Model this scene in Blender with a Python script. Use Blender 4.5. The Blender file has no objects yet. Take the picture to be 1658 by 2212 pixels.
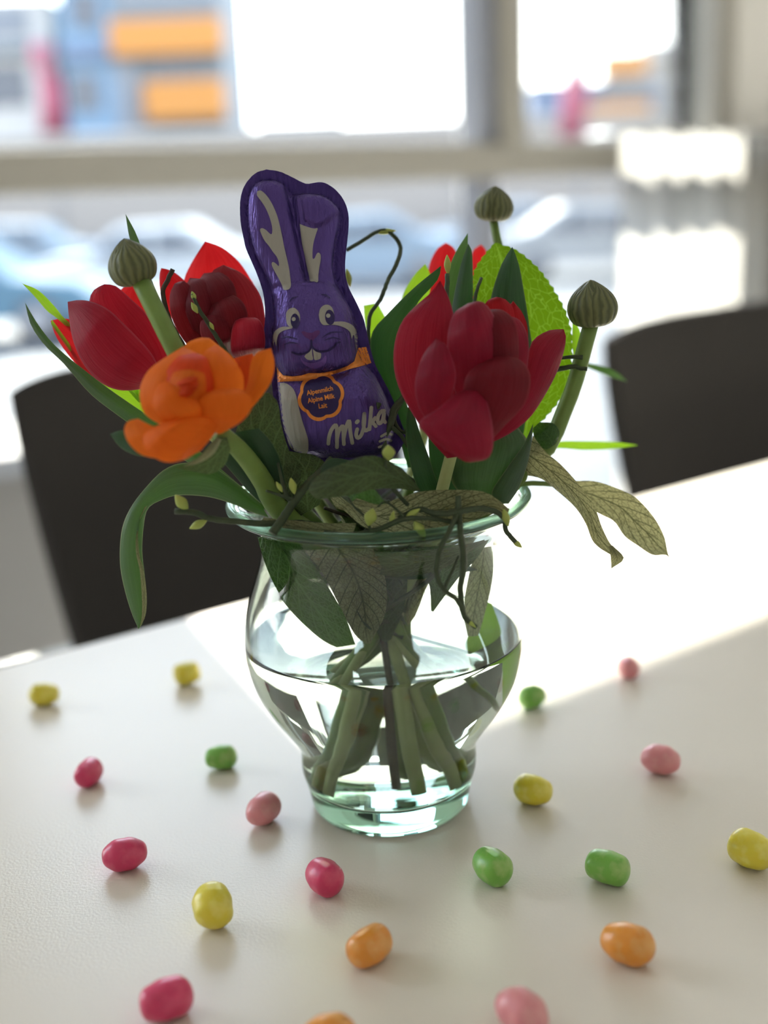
import bpy, bmesh, math, random
import numpy as np
from math import sin, cos, pi, radians, sqrt, tan
from mathutils import Vector, Matrix, geometry

# ------------------------------------------------------------------ camera
SC = bpy.context.scene
COL = SC.collection
F = 2600.0; PITCH = radians(15); ROLL = radians(2.3)
CAM = Vector((0, -0.46, 0.25))
fwd = Vector((0, cos(PITCH), -sin(PITCH)))
u0 = Vector((0, sin(PITCH), cos(PITCH))); r0 = Vector((1, 0, 0))
rt = cos(ROLL)*r0 - sin(ROLL)*u0
up = sin(ROLL)*r0 + cos(ROLL)*u0
cd = bpy.data.cameras.new('camera')
cam = bpy.data.objects.new('camera', cd); COL.objects.link(cam)
cd.sensor_fit = 'VERTICAL'; cd.sensor_height = 36; cd.sensor_width = 27
cd.lens = F/2212*36
m3 = Matrix((rt, up, -fwd)).transposed()
cam.matrix_world = Matrix.Translation(CAM) @ m3.to_4x4()
cd.clip_start = 0.01; cd.clip_end = 300
cd.dof.use_dof = True; cd.dof.focus_distance = 0.452; cd.dof.aperture_fstop = 4.0
cd.dof.aperture_blades = 0
SC.camera = cam

# ------------------------------------------------------------------ world, sun, exposure
SC.view_settings.view_transform = 'Standard'; SC.view_settings.look = 'None'
SC.view_settings.gamma = 1.0; SC.view_settings.use_curve_mapping = False
SC.view_settings.exposure = 0.22
w = bpy.data.worlds.new('sky'); SC.world = w; w.use_nodes = True
nt = w.node_tree; nt.nodes.clear()
o = nt.nodes.new('ShaderNodeOutputWorld'); b = nt.nodes.new('ShaderNodeBackground')
tc = nt.nodes.new('ShaderNodeTexCoord'); sx = nt.nodes.new('ShaderNodeSeparateXYZ'); rp = nt.nodes.new('ShaderNodeValToRGB')
nt.links.new(tc.outputs['Generated'], sx.inputs[0]); nt.links.new(sx.outputs[2], rp.inputs[0])
rp.color_ramp.elements[0].position = 0.0; rp.color_ramp.elements[0].color = (1.0, 0.97, 0.93, 1)
rp.color_ramp.elements[1].position = 0.7; rp.color_ramp.elements[1].color = (0.55, 0.72, 1.0, 1)
nt.links.new(rp.outputs[0], b.inputs[0]); nt.links.new(b.outputs[0], o.inputs[0])
b.inputs[1].default_value = 6.5
A = radians(36.5)                       # the table edge and the window wall run this way
E_ = Vector((cos(A), sin(A), 0)); N_ = Vector((-sin(A), cos(A), 0))
sd = bpy.data.lights.new('sun', 'SUN'); sun = bpy.data.objects.new('sun', sd); COL.objects.link(sun)
sd.energy = 26; sd.angle = radians(0.7); sd.color = (1.0, 0.95, 0.86)
EL = radians(38.1); sh = Vector((-0.408, 0.913, 0))
sdir = Vector((sh.x*cos(EL), sh.y*cos(EL), sin(EL)))
sun.rotation_euler = sdir.to_track_quat('Z', 'Y').to_euler(); sun.location = (0, 0, 5)
cy = SC.cycles
cy.max_bounces = 14; cy.transmission_bounces = 12; cy.transparent_max_bounces = 16; cy.diffuse_bounces = 4; cy.glossy_bounces = 4
cy.caustics_reflective = False; cy.caustics_refractive = True; cy.sample_clamp_indirect = 6.0; cy.blur_glossy = 0.5
cy.use_denoising = True

# ------------------------------------------------------------------ helpers
def ray(px, py): return fwd + rt*((px-829)/F) - up*((py-1106)/F)
def onz(px, py, z):
    d = ray(px, py); return CAM + d*((z-CAM.z)/d.z)
VX, VY = -0.0021, 0.0021
def P(px, py, dy=0.0):
    """the point seen at a pixel whose distance behind the vase axis is dy"""
    d = ray(px, py); return CAM + d*((VY+dy-CAM.y)/d.y)
def link(name, me, mat=None, parent=None):
    o = bpy.data.objects.new(name, me); COL.objects.link(o)
    if mat is not None:
        for m in (mat if isinstance(mat, (list, tuple)) else [mat]): me.materials.append(m)
    if parent is not None: o.parent = parent
    return o
def smooth(me):
    me.polygons.foreach_set('use_smooth', [True]*len(me.polygons))
def tag(o, label=None, cat=None, group=None, kind=None):
    if label: o['label'] = label
    if cat: o['category'] = cat
    if group: o['group'] = group
    if kind: o['kind'] = kind
    return o
def empty(name, label=None, cat=None, group=None, kind=None, loc=(0, 0, 0)):
    o = bpy.data.objects.new(name, None); COL.objects.link(o); o.location = loc; o.empty_display_size = .02
    return tag(o, label, cat, group, kind)
def cr(pts, n):
    """Catmull-Rom resample, uniform in arc length"""
    pts = [Vector(p) for p in pts]
    if len(pts) == 2: return [pts[0].lerp(pts[1], i/(n-1)) for i in range(n)]
    P_ = [2*pts[0]-pts[1]] + pts + [2*pts[-1]-pts[-2]]
    out = []
    for i in range(1, len(P_)-2):
        a, b_, c, d = P_[i-1:i+3]
        for k in range(12):
            t = k/12
            out.append(0.5*((2*b_)+(c-a)*t+(2*a-5*b_+4*c-d)*t*t+(3*b_-a-3*c+d)*t**3))
    out.append(pts[-1])
    L = [0]
    for i in range(1, len(out)): L.append(L[-1]+(out[i]-out[i-1]).length)
    res = []; j = 0
    for k in range(n):
        s = L[-1]*k/(n-1)
        while j < len(L)-2 and L[j+1] < s: j += 1
        q = (s-L[j])/max(L[j+1]-L[j], 1e-9)
        res.append(out[j].lerp(out[j+1], min(max(q, 0), 1)))
    return res
def interp(a, t):
    x = t*(len(a)-1); i = min(int(x), len(a)-2); return a[i]+(a[i+1]-a[i])*(x-i)
def grid_mesh(name, rows, uv=True):
    nu, nv = len(rows), len(rows[0])
    vs = [tuple(p) for r in rows for p in r]
    fs = [(i*nv+j, i*nv+j+1, (i+1)*nv+j+1, (i+1)*nv+j) for i in range(nu-1) for j in range(nv-1)]
    me = bpy.data.meshes.new(name); me.from_pydata(vs, [], fs); smooth(me)
    if uv:
        l = me.uv_layers.new(name='UVMap')
        for p in me.polygons:
            for li in p.loop_indices:
                v = me.loops[li].vertex_index; l.data[li].uv = ((v//nv)/(nu-1), (v % nv)/(nv-1))
    return me
def sheet(name, L, R, dep, mat, parent=None, bulge=.18, fold=0.0, nt_=22, nv=9, ruf=0.0, ser=0.0, seed=0, cup=0.0):
    """a petal or leaf between two rails (pixels, tip to base); dep = depth behind the vase axis along it (m)"""
    rnd = random.Random(seed+len(L)*7+int(L[0][0]))
    ph = rnd.random()*6
    l = cr([(p[0], p[1], 0) for p in L], nt_+1); r = cr([(p[0], p[1], 0) for p in R], nt_+1)
    rows = []
    for i in range(nt_+1):
        t = i/nt_; d0 = interp(dep, t); lp, rp_ = l[i], r[i]
        wd = (rp_-lp).length
        wm = wd*.00018
        if ser and 0 < i < nt_:
            q = (rp_-lp).normalized()*ser*(1 if i % 2 else -1)
            lp = lp-q; rp_ = rp_+q
        row = []
        for j in range(nv):
            v = -1+2*j/(nv-1)
            q = lp.lerp(rp_, (v+1)/2)
            d = d0 - bulge*wm*(1-v*v) + fold*wm*abs(v) + ruf*(sin(9*t+ph+v*2)*abs(v)+.5*sin(23*t+ph*2+v*5)*v*v)
            row.append(P(q.x, q.y, d))
        rows.append(row)
    me = grid_mesh(name, rows)
    return link(name, me, mat, parent)
def tube(name, pts, rad, mat, parent=None, n=None, sides=10, raw=False):
    n = n or max(8, len(pts)*5)
    c = cr(pts, n)
    if not isinstance(rad, (list, tuple)): rad = [rad, rad]
    rows = []
    t0 = (c[1]-c[0]).normalized(); a = t0.orthogonal().normalized()
    for i, p in enumerate(c):
        t = (c[min(i+1, n-1)]-c[max(i-1, 0)]).normalized()
        a = (a - t*a.dot(t)).normalized(); b_ = t.cross(a)
        r_ = interp(rad, i/(n-1))
        rows.append([p+(a*cos(2*pi*k/sides)+b_*sin(2*pi*k/sides))*r_ for k in range(sides)])
    vs = [tuple(q) for r in rows for q in r] + [tuple(c[0]), tuple(c[-1])]
    fs = [(i*sides+k, i*sides+(k+1) % sides, (i+1)*sides+(k+1) % sides, (i+1)*sides+k) for i in range(n-1) for k in range(sides)]
    N0 = n*sides
    fs += [(N0, (k+1) % sides, k) for k in range(sides)] + [(N0+1, (n-1)*sides+k, (n-1)*sides+(k+1) % sides) for k in range(sides)]
    if raw: return vs, fs
    me = bpy.data.meshes.new(name); me.from_pydata(vs, [], fs); smooth(me)
    return link(name, me, mat, parent)
def lathe(name, prof, mat, parent=None, seg=96, loc=(0, 0, 0)):
    vs, fs = [], []
    for r_, z in prof:
        for k in range(seg): vs.append((loc[0]+r_*cos(2*pi*k/seg), loc[1]+r_*sin(2*pi*k/seg), loc[2]+z))
    for i in range(len(prof)-1):
        for k in range(seg): fs.append((i*seg+k, i*seg+(k+1) % seg, (i+1)*seg+(k+1) % seg, (i+1)*seg+k))
    if prof[0][0] < 1e-4 or True:
        pass
    me = bpy.data.meshes.new(name); me.from_pydata(vs, [], fs)
    bm = bmesh.new(); bm.from_mesh(me); bmesh.ops.remove_doubles(bm, verts=bm.verts, dist=2e-6)
    bmesh.ops.recalc_face_normals(bm, faces=bm.faces); bm.to_mesh(me); bm.free(); smooth(me)
    return link(name, me, mat, parent)
def box(name, s0, s1, n0, n1, z0, z1, mat, parent=None, bev=0.0, kind=None):
    """a box in the room's own axes: s along the window wall, n towards it"""
    bm = bmesh.new()
    vs = [bm.verts.new(tuple(E_*s+N_*n+Vector((0, 0, z)))) for z in (z0, z1) for n in (n0, n1) for s in (s0, s1)]
    for f in ((0, 2, 3, 1), (4, 5, 7, 6), (0, 1, 5, 4), (2, 6, 7, 3), (0, 4, 6, 2), (1, 3, 7, 5)): bm.faces.new([vs[i] for i in f])
    if bev: bmesh.ops.bevel(bm, geom=bm.edges[:], offset=bev, segments=3, affect='EDGES', profile=.5)
    bmesh.ops.recalc_face_normals(bm, faces=bm.faces)
    me = bpy.data.meshes.new(name); bm.to_mesh(me); bm.free()
    o = link(name, me, mat, parent)
    if kind: o['kind'] = kind
    return o
def blob(name, center, axes, mat, parent=None, pw=2.0, seg=24, rings=16, point=0.0):
    """superellipsoid: axes = three vectors (long axis first); point pulls both ends to a tip"""
    ax, ay, az = [Vector(a) for a in axes]; c = Vector(center); rows = []
    e = 2.0/pw
    def sg(x): return math.copysign(abs(x)**e, x)
    for i in range(rings+1):
        th = -pi/2+pi*i/rings; rr = abs(cos(th))**e*(1-point*abs(sin(th))**1.5) if 0 < i < rings else 0.0
        rows.append([c+ax*sg(sin(th))+ay*(rr*cos(2*pi*k/seg))+az*(rr*sin(2*pi*k/seg)) for k in range(seg+1)])
    me = grid_mesh(name, rows)
    bm = bmesh.new(); bm.from_mesh(me); bmesh.ops.remove_doubles(bm, verts=bm.verts, dist=1e-7)
    bmesh.ops.recalc_face_normals(bm, faces=bm.faces); bm.to_mesh(me); bm.free(); smooth(me)
    return link(name, me, mat, parent)

# ------------------------------------------------------------------ materials
def new_mat(name):
    m = bpy.data.materials.new(name); m.use_nodes = True
    t = m.node_tree; t.nodes.clear()
    return m, t, t.nodes.new('ShaderNodeOutputMaterial')
def pbr(name, col, rough=.5, metal=0.0, spec=.5, noise=0.0, nscale=40, bump=0.0, bscale=200, trans=0.0, ior=1.45, coat=0.0, sss=0.0):
    m, t, out = new_mat(name)
    p = t.nodes.new('ShaderNodeBsdfPrincipled'); t.links.new(p.outputs[0], out.inputs[0])
    p.inputs['Base Color'].default_value = (*col, 1); p.inputs['Roughness'].default_value = rough
    p.inputs['Metallic'].default_value = metal; p.inputs['IOR'].default_value = ior
    p.inputs['Specular IOR Level'].default_value = spec; p.inputs['Transmission Weight'].default_value = trans
    p.inputs['Coat Weight'].default_value = coat
    if sss:
        p.inputs['Subsurface Weight'].default_value = sss; p.inputs['Subsurface Radius'].default_value = (1, .6, .4); p.inputs['Subsurface Scale'].default_value = .003
    tc = t.nodes.new('ShaderNodeTexCoord')
    if noise:
        nz = t.nodes.new('ShaderNodeTexNoise'); nz.inputs['Scale'].default_value = nscale; nz.inputs['Detail'].default_value = 4
        t.links.new(tc.outputs['Object'], nz.inputs['Vector'])
        mx = t.nodes.new('ShaderNodeMix'); mx.data_type = 'RGBA'
        mx.inputs[6].default_value = (*[c*(1-noise) for c in col], 1); mx.inputs[7].default_value = (*[min(1, c*(1+noise)+noise*.05) for c in col], 1)
        t.links.new(nz.outputs[0], mx.inputs[0]); t.links.new(mx.outputs[2], p.inputs['Base Color'])
    if bump:
        nb = t.nodes.new('ShaderNodeTexNoise'); nb.inputs['Scale'].default_value = bscale; nb.inputs['Detail'].default_value = 3
        t.links.new(tc.outputs['Object'], nb.inputs['Vector'])
        bp = t.nodes.new('ShaderNodeBump'); bp.inputs['Strength'].default_value = bump; bp.inputs['Distance'].default_value = .001
        t.links.new(nb.outputs[0], bp.inputs['Height']); t.links.new(bp.outputs[0], p.inputs['Normal'])
    return m
def math_node(t, op, a, b=None, c=None):
    n = t.nodes.new('ShaderNodeMath'); n.operation = op
    for i, x in enumerate((a, b, c)):
        if x is None: continue
        if isinstance(x, (int, float)): n.inputs[i].default_value = x
        else: t.links.new(x, n.inputs[i])
    return n.outputs[0]
def leaf_mat(name, col, tcol, vein=None, rough=.4, fac=.45, vcol=None, lat=9, kind='pinnate', bumpd=.0006, spec=.4, tip=None, vtc=None, edge=None):
    """thin plant tissue: reflects col, lets tcol through; veins drawn from the leaf's own coordinates"""
    m, t, out = new_mat(name)
    p = t.nodes.new('ShaderNodeBsdfPrincipled'); p.inputs['Roughness'].default_value = rough; p.inputs['Specular IOR Level'].default_value = spec
    tr = t.nodes.new('ShaderNodeBsdfTranslucent'); mx = t.nodes.new('ShaderNodeMixShader'); mx.inputs[0].default_value = fac
    t.links.new(p.outputs[0], mx.inputs[1]); t.links.new(tr.outputs[0], mx.inputs[2]); t.links.new(mx.outputs[0], out.inputs[0])
    uv = t.nodes.new('ShaderNodeUVMap'); uv.uv_map = 'UVMap'
    s = t.nodes.new('ShaderNodeSeparateXYZ'); t.links.new(uv.outputs[0], s.inputs[0])
    U, V = s.outputs[0], s.outputs[1]
    av = math_node(t, 'ABSOLUTE', math_node(t, 'SUBTRACT', V, .5))          # 0 on the midrib, .5 on the edge
    if kind == 'pinnate':
        mid = math_node(t, 'SMOOTH_MIN', math_node(t, 'MULTIPLY', av, 28), 1.0, .2)
        ph = math_node(t, 'MULTIPLY', math_node(t, 'ADD', U, math_node(t, 'MULTIPLY', av, .55)), lat)
        fr = math_node(t, 'ABSOLUTE', math_node(t, 'SUBTRACT', math_node(t, 'FRACT', ph), .5))
        la = math_node(t, 'MINIMUM', math_node(t, 'MULTIPLY', fr, 11), 1.0)
        ht = math_node(t, 'MINIMUM', mid, la)
        vo = t.nodes.new('ShaderNodeTexVoronoi'); vo.feature = 'DISTANCE_TO_EDGE'; vo.inputs['Scale'].default_value = 1
        mp = t.nodes.new('ShaderNodeMapping'); mp.inputs['Scale'].default_value = (26, 15, 1)
        t.links.new(uv.outputs[0], mp.inputs[0]); t.links.new(mp.outputs[0], vo.inputs['Vector'])
        net = math_node(t, 'MINIMUM', math_node(t, 'ADD', math_node(t, 'MULTIPLY', vo.outputs[0], 5), .35), 1.0)
        ht = math_node(t, 'MULTIPLY', ht, net)
    elif kind == 'net':
        vo = t.nodes.new('ShaderNodeTexVoronoi'); vo.feature = 'DISTANCE_TO_EDGE'; vo.inputs['Scale'].default_value = 1
        mp = t.nodes.new('ShaderNodeMapping'); mp.inputs['Scale'].default_value = (20, 13, 1)
        t.links.new(uv.outputs[0], mp.inputs[0]); t.links.new(mp.outputs[0], vo.inputs['Vector'])
        mid = math_node(t, 'MULTIPLY', av, 22)
        ht = math_node(t, 'MINIMUM', math_node(t, 'MINIMUM', math_node(t, 'MULTIPLY', vo.outputs[0], 22), mid), 1.0)
    elif kind == 'stripe':
        wn = t.nodes.new('ShaderNodeTexNoise'); wn.inputs['Scale'].default_value = 5; t.links.new(uv.outputs[0], wn.inputs['Vector'])
        ht = math_node(t, 'ADD', math_node(t, 'MULTIPLY', math_node(t, 'SINE', math_node(t, 'MULTIPLY', math_node(t, 'ADD', V, math_node(t, 'MULTIPLY', wn.outputs[0], .16)), 36)), .36), .72)
        ht = math_node(t, 'MINIMUM', math_node(t, 'MAXIMUM', ht, 0.0), 1.0)
    else:                                                                    # long parallel veins
        nz = t.nodes.new('ShaderNodeTexNoise'); nz.inputs['Scale'].default_value = 1; nz.inputs['Detail'].default_value = 3
        mp = t.nodes.new('ShaderNodeMapping'); mp.inputs['Scale'].default_value = (2.2, 34, 1)
        t.links.new(uv.outputs[0], mp.inputs[0]); t.links.new(mp.outputs[0], nz.inputs['Vector'])
        ht = nz.outputs[0]
    vc = vcol or tuple(min(1, c*1.7+.03) for c in col)
    vt = vtc or tuple(min(1, c*1.5+.03) for c in tcol)
    for tgt, a_, b_ in ((p.inputs['Base Color'], vc, col), (tr.inputs['Color'], vt, tcol)):
        c_ = t.nodes.new('ShaderNodeMix'); c_.data_type = 'RGBA'
        c_.inputs[6].default_value = (*a_, 1); c_.inputs[7].default_value = (*b_, 1)
        t.links.new(ht, c_.inputs[0])
        o_ = c_.outputs[2]
        if tip:                                                              # the base of the petal has its own colour
            d_ = t.nodes.new('ShaderNodeMix'); d_.data_type = 'RGBA'
            d_.inputs[7].default_value = (*tip, 1); t.links.new(o_, d_.inputs[6])
            t.links.new(math_node(t, 'MULTIPLY', math_node(t, 'POWER', U, 6.0), .8), d_.inputs[0]); o_ = d_.outputs[2]
        if edge:                                                             # thin pale margin
            ef = math_node(t, 'MULTIPLY', math_node(t, 'MINIMUM', math_node(t, 'MAXIMUM', math_node(t, 'MULTIPLY', math_node(t, 'SUBTRACT', av, .455), 24), 0.0), 1.0), .55)
            d_ = t.nodes.new('ShaderNodeMix'); d_.data_type = 'RGBA'
            d_.inputs[7].default_value = (*edge, 1); t.links.new(o_, d_.inputs[6]); t.links.new(ef, d_.inputs[0]); o_ = d_.outputs[2]
        t.links.new(o_, tgt)
    bp = t.nodes.new('ShaderNodeBump'); bp.inputs['Strength'].default_value = .6; bp.inputs['Distance'].default_value = bumpd
    t.links.new(ht, bp.inputs['Height']); t.links.new(bp.outputs[0], p.inputs['Normal'])
    return m
def glass_mat(name, col, ior):
    m, t, out = new_mat(name)
    g = t.nodes.new('ShaderNodeBsdfGlass'); g.inputs['Color'].default_value = (*col, 1); g.inputs['IOR'].default_value = ior; g.inputs['Roughness'].default_value = 0
    t.links.new(g.outputs[0], out.inputs[0]); return m, t, out
def pane_mat():
    m, t, out = new_mat('window glass')
    a = t.nodes.new('ShaderNodeBsdfTransparent'); a.inputs[0].default_value = (.96, .98, .97, 1)
    g = t.nodes.new('ShaderNodeBsdfGlossy'); g.inputs['Roughness'].default_value = 0.02
    f = t.nodes.new('ShaderNodeFresnel'); f.inputs[0].default_value = 1.3
    mx = t.nodes.new('ShaderNodeMixShader'); t.links.new(f.outputs[0], mx.inputs[0]); t.links.new(a.outputs[0], mx.inputs[1]); t.links.new(g.outputs[0], mx.inputs[2])
    t.links.new(mx.outputs[0], out.inputs[0]); return m
M = {}
M['table'] = pbr('white table laminate', (.82, .755, .665), rough=.30, noise=.02, nscale=6, bump=.12, bscale=900)
M['table_edge'] = pbr('table edge band', (.62, .60, .57), rough=.4)
M['dark_metal'] = pbr('dark metal', (.05, .05, .055), rough=.35, metal=.6)
M['chair'] = pbr('charcoal chair fabric', (.042, .040, .040), rough=1, spec=.03, bump=.3, bscale=700)
M['chair_leg'] = pbr('chair leg metal', (.5, .52, .55), rough=.3, metal=.5)
M['frame'] = pbr('window frame paint', (.36, .345, .31), rough=.5, noise=.05)
M['frame_dark'] = pbr('blue-grey mullion side', (.26, .275, .33), rough=.5)  # bluer, darker tone for the left part of the mullion
M['wall'] = pbr('wall plaster', (.72, .70, .67), rough=.9, noise=.03, nscale=5)
M['floor'] = pbr('floor covering', (.58, .56, .53), rough=.55, noise=.08, nscale=8)
M['ceiling'] = pbr('ceiling paint', (.75, .75, .74), rough=.9)
M['pane'] = pane_mat()

# ================================================================== room shell
FZ, CZ = -0.74, 1.90
WN = 1.60                                 # the window wall's inner face
HEAD = 1.45; S0, SM0, SM1, SR = 0.329, 1.485, 1.603, 2.315
box('floor', -2.6, 5.0, -2.4, WN+.25, FZ-.1, FZ, M['floor'], kind='structure')
box('ceiling', -2.6, 5.0, -2.4, WN+.25, CZ, CZ+.1, M['ceiling'], kind='structure')
box('wall_left', -2.7, -2.6, -2.4, WN+.25, FZ, CZ, M['wall'], kind='structure')
box('wall_right', 5.0, 5.1, -2.4, WN+.25, FZ, CZ, M['wall'], kind='structure')
box('wall_back', -2.7, 5.1, -2.5, -2.4, FZ, CZ, M['wall'], kind='structure')
fw = tag(bpy.data.objects.new('wall_front', None), kind='structure'); COL.objects.link(fw)
box('lintel', -2.6, 5.0, WN, WN+.25, HEAD, CZ, M['wall'], fw)
box('pier', -0.62, S0, WN, WN+.25, FZ, HEAD, M['wall'], fw)
box('pier', -2.6, -1.95, WN, WN+.25, FZ, HEAD, M['wall'], fw)
box('pier', SR, SR+.16, WN, WN+.095, FZ, HEAD, M['wall'], fw)
box('pier', 4.4, 5.0, WN, WN+.25, FZ, HEAD, M['wall'], fw)
box('plinth', -2.6, 5.0, WN, WN+.25, FZ, FZ+.12, M['wall'], fw)
def window(num, s0, s1, posts):
    r = tag(bpy.data.objects.new('window_%d' % num, None), kind='structure'); COL.objects.link(r)
    z0, z1 = FZ+.12, HEAD
    f = .05
    if s0 != S0: box('frame_stile', s0, s0+f, WN+.02, WN+.09, z0, z1, M['frame'], r, .004)
    else: box('frame_stile', s0, s0+.02, WN+.02, WN+.09, z0, z1, M['frame'], r, .004)
    box('frame_stile', s1-f, s1, WN+.02, WN+.09, z0, z1, M['frame'], r, .004)
    box('bottom_rail', s0+f, s1-f, WN+.02, WN+.09, z0, z0+.07, M['frame'], r, .004)
    box('top_rail', s0+f, s1-f, WN+.02, WN+.09, z1-.03, z1, M['frame'], r, .004)
    box('transom', s0+.02, s1-.02, WN, WN+.085, .264, .336, M['frame'], r, .005)
    last = s0+f
    for a, b_ in posts:
        box('mullion', a, a+(b_-a)*.42, WN+.015, WN+.09, z0+.07, z1-.03, M['frame_dark'], r, .004)
        box('mullion', a+(b_-a)*.42, b_, WN-.005, WN+.09, .30, z1-.03, M['frame'], r, .004)
        box('pane', last, a, WN+.082, WN+.088, z0+.07, .2775, M['pane'], r)
        box('pane', last, a, WN+.082, WN+.088, .334, z1-.03, M['pane'], r)
        last = b_
    box('pane', last, s1-f, WN+.082, WN+.088, z0+.07, .2775, M['pane'], r)
    box('pane', last, s1-f, WN+.082, WN+.088, .334, z1-.03, M['pane'], r)
window(1, S0, SR, [(SM0, SM1)])
window(2, SR+.16, 4.4, [(3.5, 3.6)])
window(3, -1.95, -.62, [])  # unseen window, added for fill light on the table's left
for k, (a, b_) in enumerate(((-1.95, -.62), (S0, SR), (SR+.16, 4.4))):       # daylight sampling at the openings
    ld = bpy.data.lights.new('daylight_opening', 'AREA'); ld.shape = 'RECTANGLE'; ld.size = b_-a; ld.size_y = HEAD-FZ-.12
    lo = bpy.data.objects.new('daylight_opening', ld); COL.objects.link(lo)
    lo.location = E_*((a+b_)/2)+N_*(WN+.12)+Vector((0, 0, (HEAD+FZ+.12)/2))
    lo.rotation_euler = (radians(90), 0, A+pi) ; ld.cycles.is_portal = True
    z = -N_; x = E_; y = z.cross(-x)
    lo.matrix_world = Matrix.Translation(lo.location) @ Matrix((-x, Vector((0, 0, 1)), N_)).transposed().to_4x4()

# ================================================================== outside
GZ = -1.6
M['asphalt'] = pbr('paving', (.042, .046, .052), rough=.8, noise=.15, nscale=.5)
g = box('ground', -60, 90, WN+.3, 130, GZ-.2, GZ, M['asphalt'], kind='structure')
def wbox(bm, x0, x1, y0, y1, z0, z1):
    vs = [bm.verts.new((x, y, z)) for z in (z0, z1) for y in (y0, y1) for x in (x0, x1)]
    for f in ((0, 2, 3, 1), (4, 5, 7, 6), (0, 1, 5, 4), (2, 6, 7, 3), (0, 4, 6, 2), (1, 3, 7, 5)): bm.faces.new([vs[i] for i in f])
def wpart(name, x0, x1, y0, y1, z0, z1, mat, parent, bev=0):
    bm = bmesh.new(); wbox(bm, x0, x1, y0, y1, z0, z1)
    if bev: bmesh.ops.bevel(bm, geom=bm.edges[:], offset=bev, segments=2, affect='EDGES')
    bmesh.ops.recalc_face_normals(bm, faces=bm.faces)
    me = bpy.data.meshes.new(name); bm.to_mesh(me); bm.free()
    return link(name, me, mat, parent)
def cm(name, c, r=.7): M[name] = pbr(name, c, rough=r)
cm('orange render', (.30, .125, .022)); cm('sky blue panel', (.095, .155, .225)); cm('slate panel', (.085, .108, .13)); cm('pale render', (.125, .135, .155))
cm('pink cloth', (.24, .055, .09)); cm('beige render', (.185, .165, .15)); cm('steel blue panel', (.075, .10, .155)); cm('dark glazing', (.04, .05, .07), .2)
cm('off white render', (.30, .29, .28)); cm('car white', (.26, .27, .28), .3); cm('car pale blue', (.12, .16, .20), .3); cm('car blue', (.03, .08, .12), .3)
cm('car silver', (.17, .175, .18), .35); cm('car beige', (.22, .19, .165), .35); cm('tyre', (.03, .03, .035)); cm('hub', (.15, .15, .16), .4)
def wx(px, py, Y):
    d = ray(px, py); p = CAM+d*((Y-CAM.y)/d.y); return p.x, p.z
def rect(px0, py0, px1, py1, Y):
    a = wx((px0+px1)/2, py0, Y)[1]; b_ = wx((px0+px1)/2, py1, Y)[1]
    return wx(px0, (py0+py1)/2, Y)[0], wx(px1, (py0+py1)/2, Y)[0], min(a, b_), max(a, b_)
def facade(name, label, Y, body, parts, depth=8):
    r = empty(name, label, 'building')
    x0, x1, z0, z1 = rect(*body[0], Y)
    wpart('wall', x0, x1, Y, Y+depth, GZ, z1, M[body[1]], r)
    for nm, px, mt, dp in parts:
        a, b_, c, d = rect(*px, Y-dp)
        wpart(nm, a, b_, Y-dp, Y+.02, c, d, M[mt], r)
    return r
facade('apartment_building', 'grey apartment block with two stacked orange balconies beyond the left window', 40,
       ((240, -420, 475, 500), 'slate panel'),
       [('balcony', (235, 38, 478, 116), 'orange render', .5), ('balcony', (310, 172, 482, 256), 'orange render', .9),
        ('panel', (245, -60, 470, 10), 'pale render', .1), ('panel', (252, 125, 300, 290), 'pale render', .1),
        ('window', (330, 130, 440, 165), 'dark glazing', .05)])
facade('stair_tower', 'pale blue stair tower left of the block with orange balconies', 40,
       ((128, -420, 238, 500), 'sky blue panel'),
       [('panel', (128, 96, 240, 128), 'steel blue panel', .2), ('window', (150, -20, 215, 60), 'dark glazing', .05), ('window', (150, 160, 215, 240), 'dark glazing', .05)])
facade('white_building', 'low off-white building at the far left of the window view', 42,
       ((-260, 0, 128, 500), 'off white render'),
       [('ledge', (-200, 95, 120, 118), 'slate panel', .3), ('window', (-40, 140, 60, 230), 'dark glazing', .05), ('window', (-40, 10, 60, 80), 'pale render', .05)])
facade('low_building', 'long low pale building on the horizon between the blocks', 70,
       ((470, 275, 1120, 420), 'off white render'),
       [('window', (620, 290, 700, 330), 'steel blue panel', .1), ('window', (900, 260, 1000, 300), 'steel blue panel', .1), ('roof', (560, 262, 740, 276), 'slate panel', .3)])
facade('balcony_building', 'blue-grey block with small orange balconies right of the mullion', 40,
       ((1150, 175, 1420, 500), 'steel blue panel'),
       [('balcony', (1302, 112, 1400, 160), 'orange render', .5), ('balcony', (1276, 220, 1405, 284), 'orange render', .9), ('panel', (1300, 165, 1410, 215), 'pale render', .1)])
facade('beige_building', 'pale beige block behind the orange balconies at right', 44,
       ((1400, 90, 1560, 500), 'off white render'), [('ledge', (1400, 120, 1560, 135), 'beige render', .3), ('window', (1440, 180, 1520, 240), 'beige render', .1)])
facade('blue_tower', 'narrow slate-blue tower beside the right window pier', 44,
       ((1561, -300, 1622, 500), 'slate panel'), [('panel', (1570, -200, 1625, 95), 'sky blue panel', .3), ('ledge', (1566, 110, 1612, 138), 'beige render', .3)])
facade('street_wall', 'long low cream wall running along the far side of the street', 33,
       ((-400, 272, 1900, 520), 'beige render'), [('coping', (-400, 266, 1900, 276), 'off white render', .1)], .4)
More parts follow.
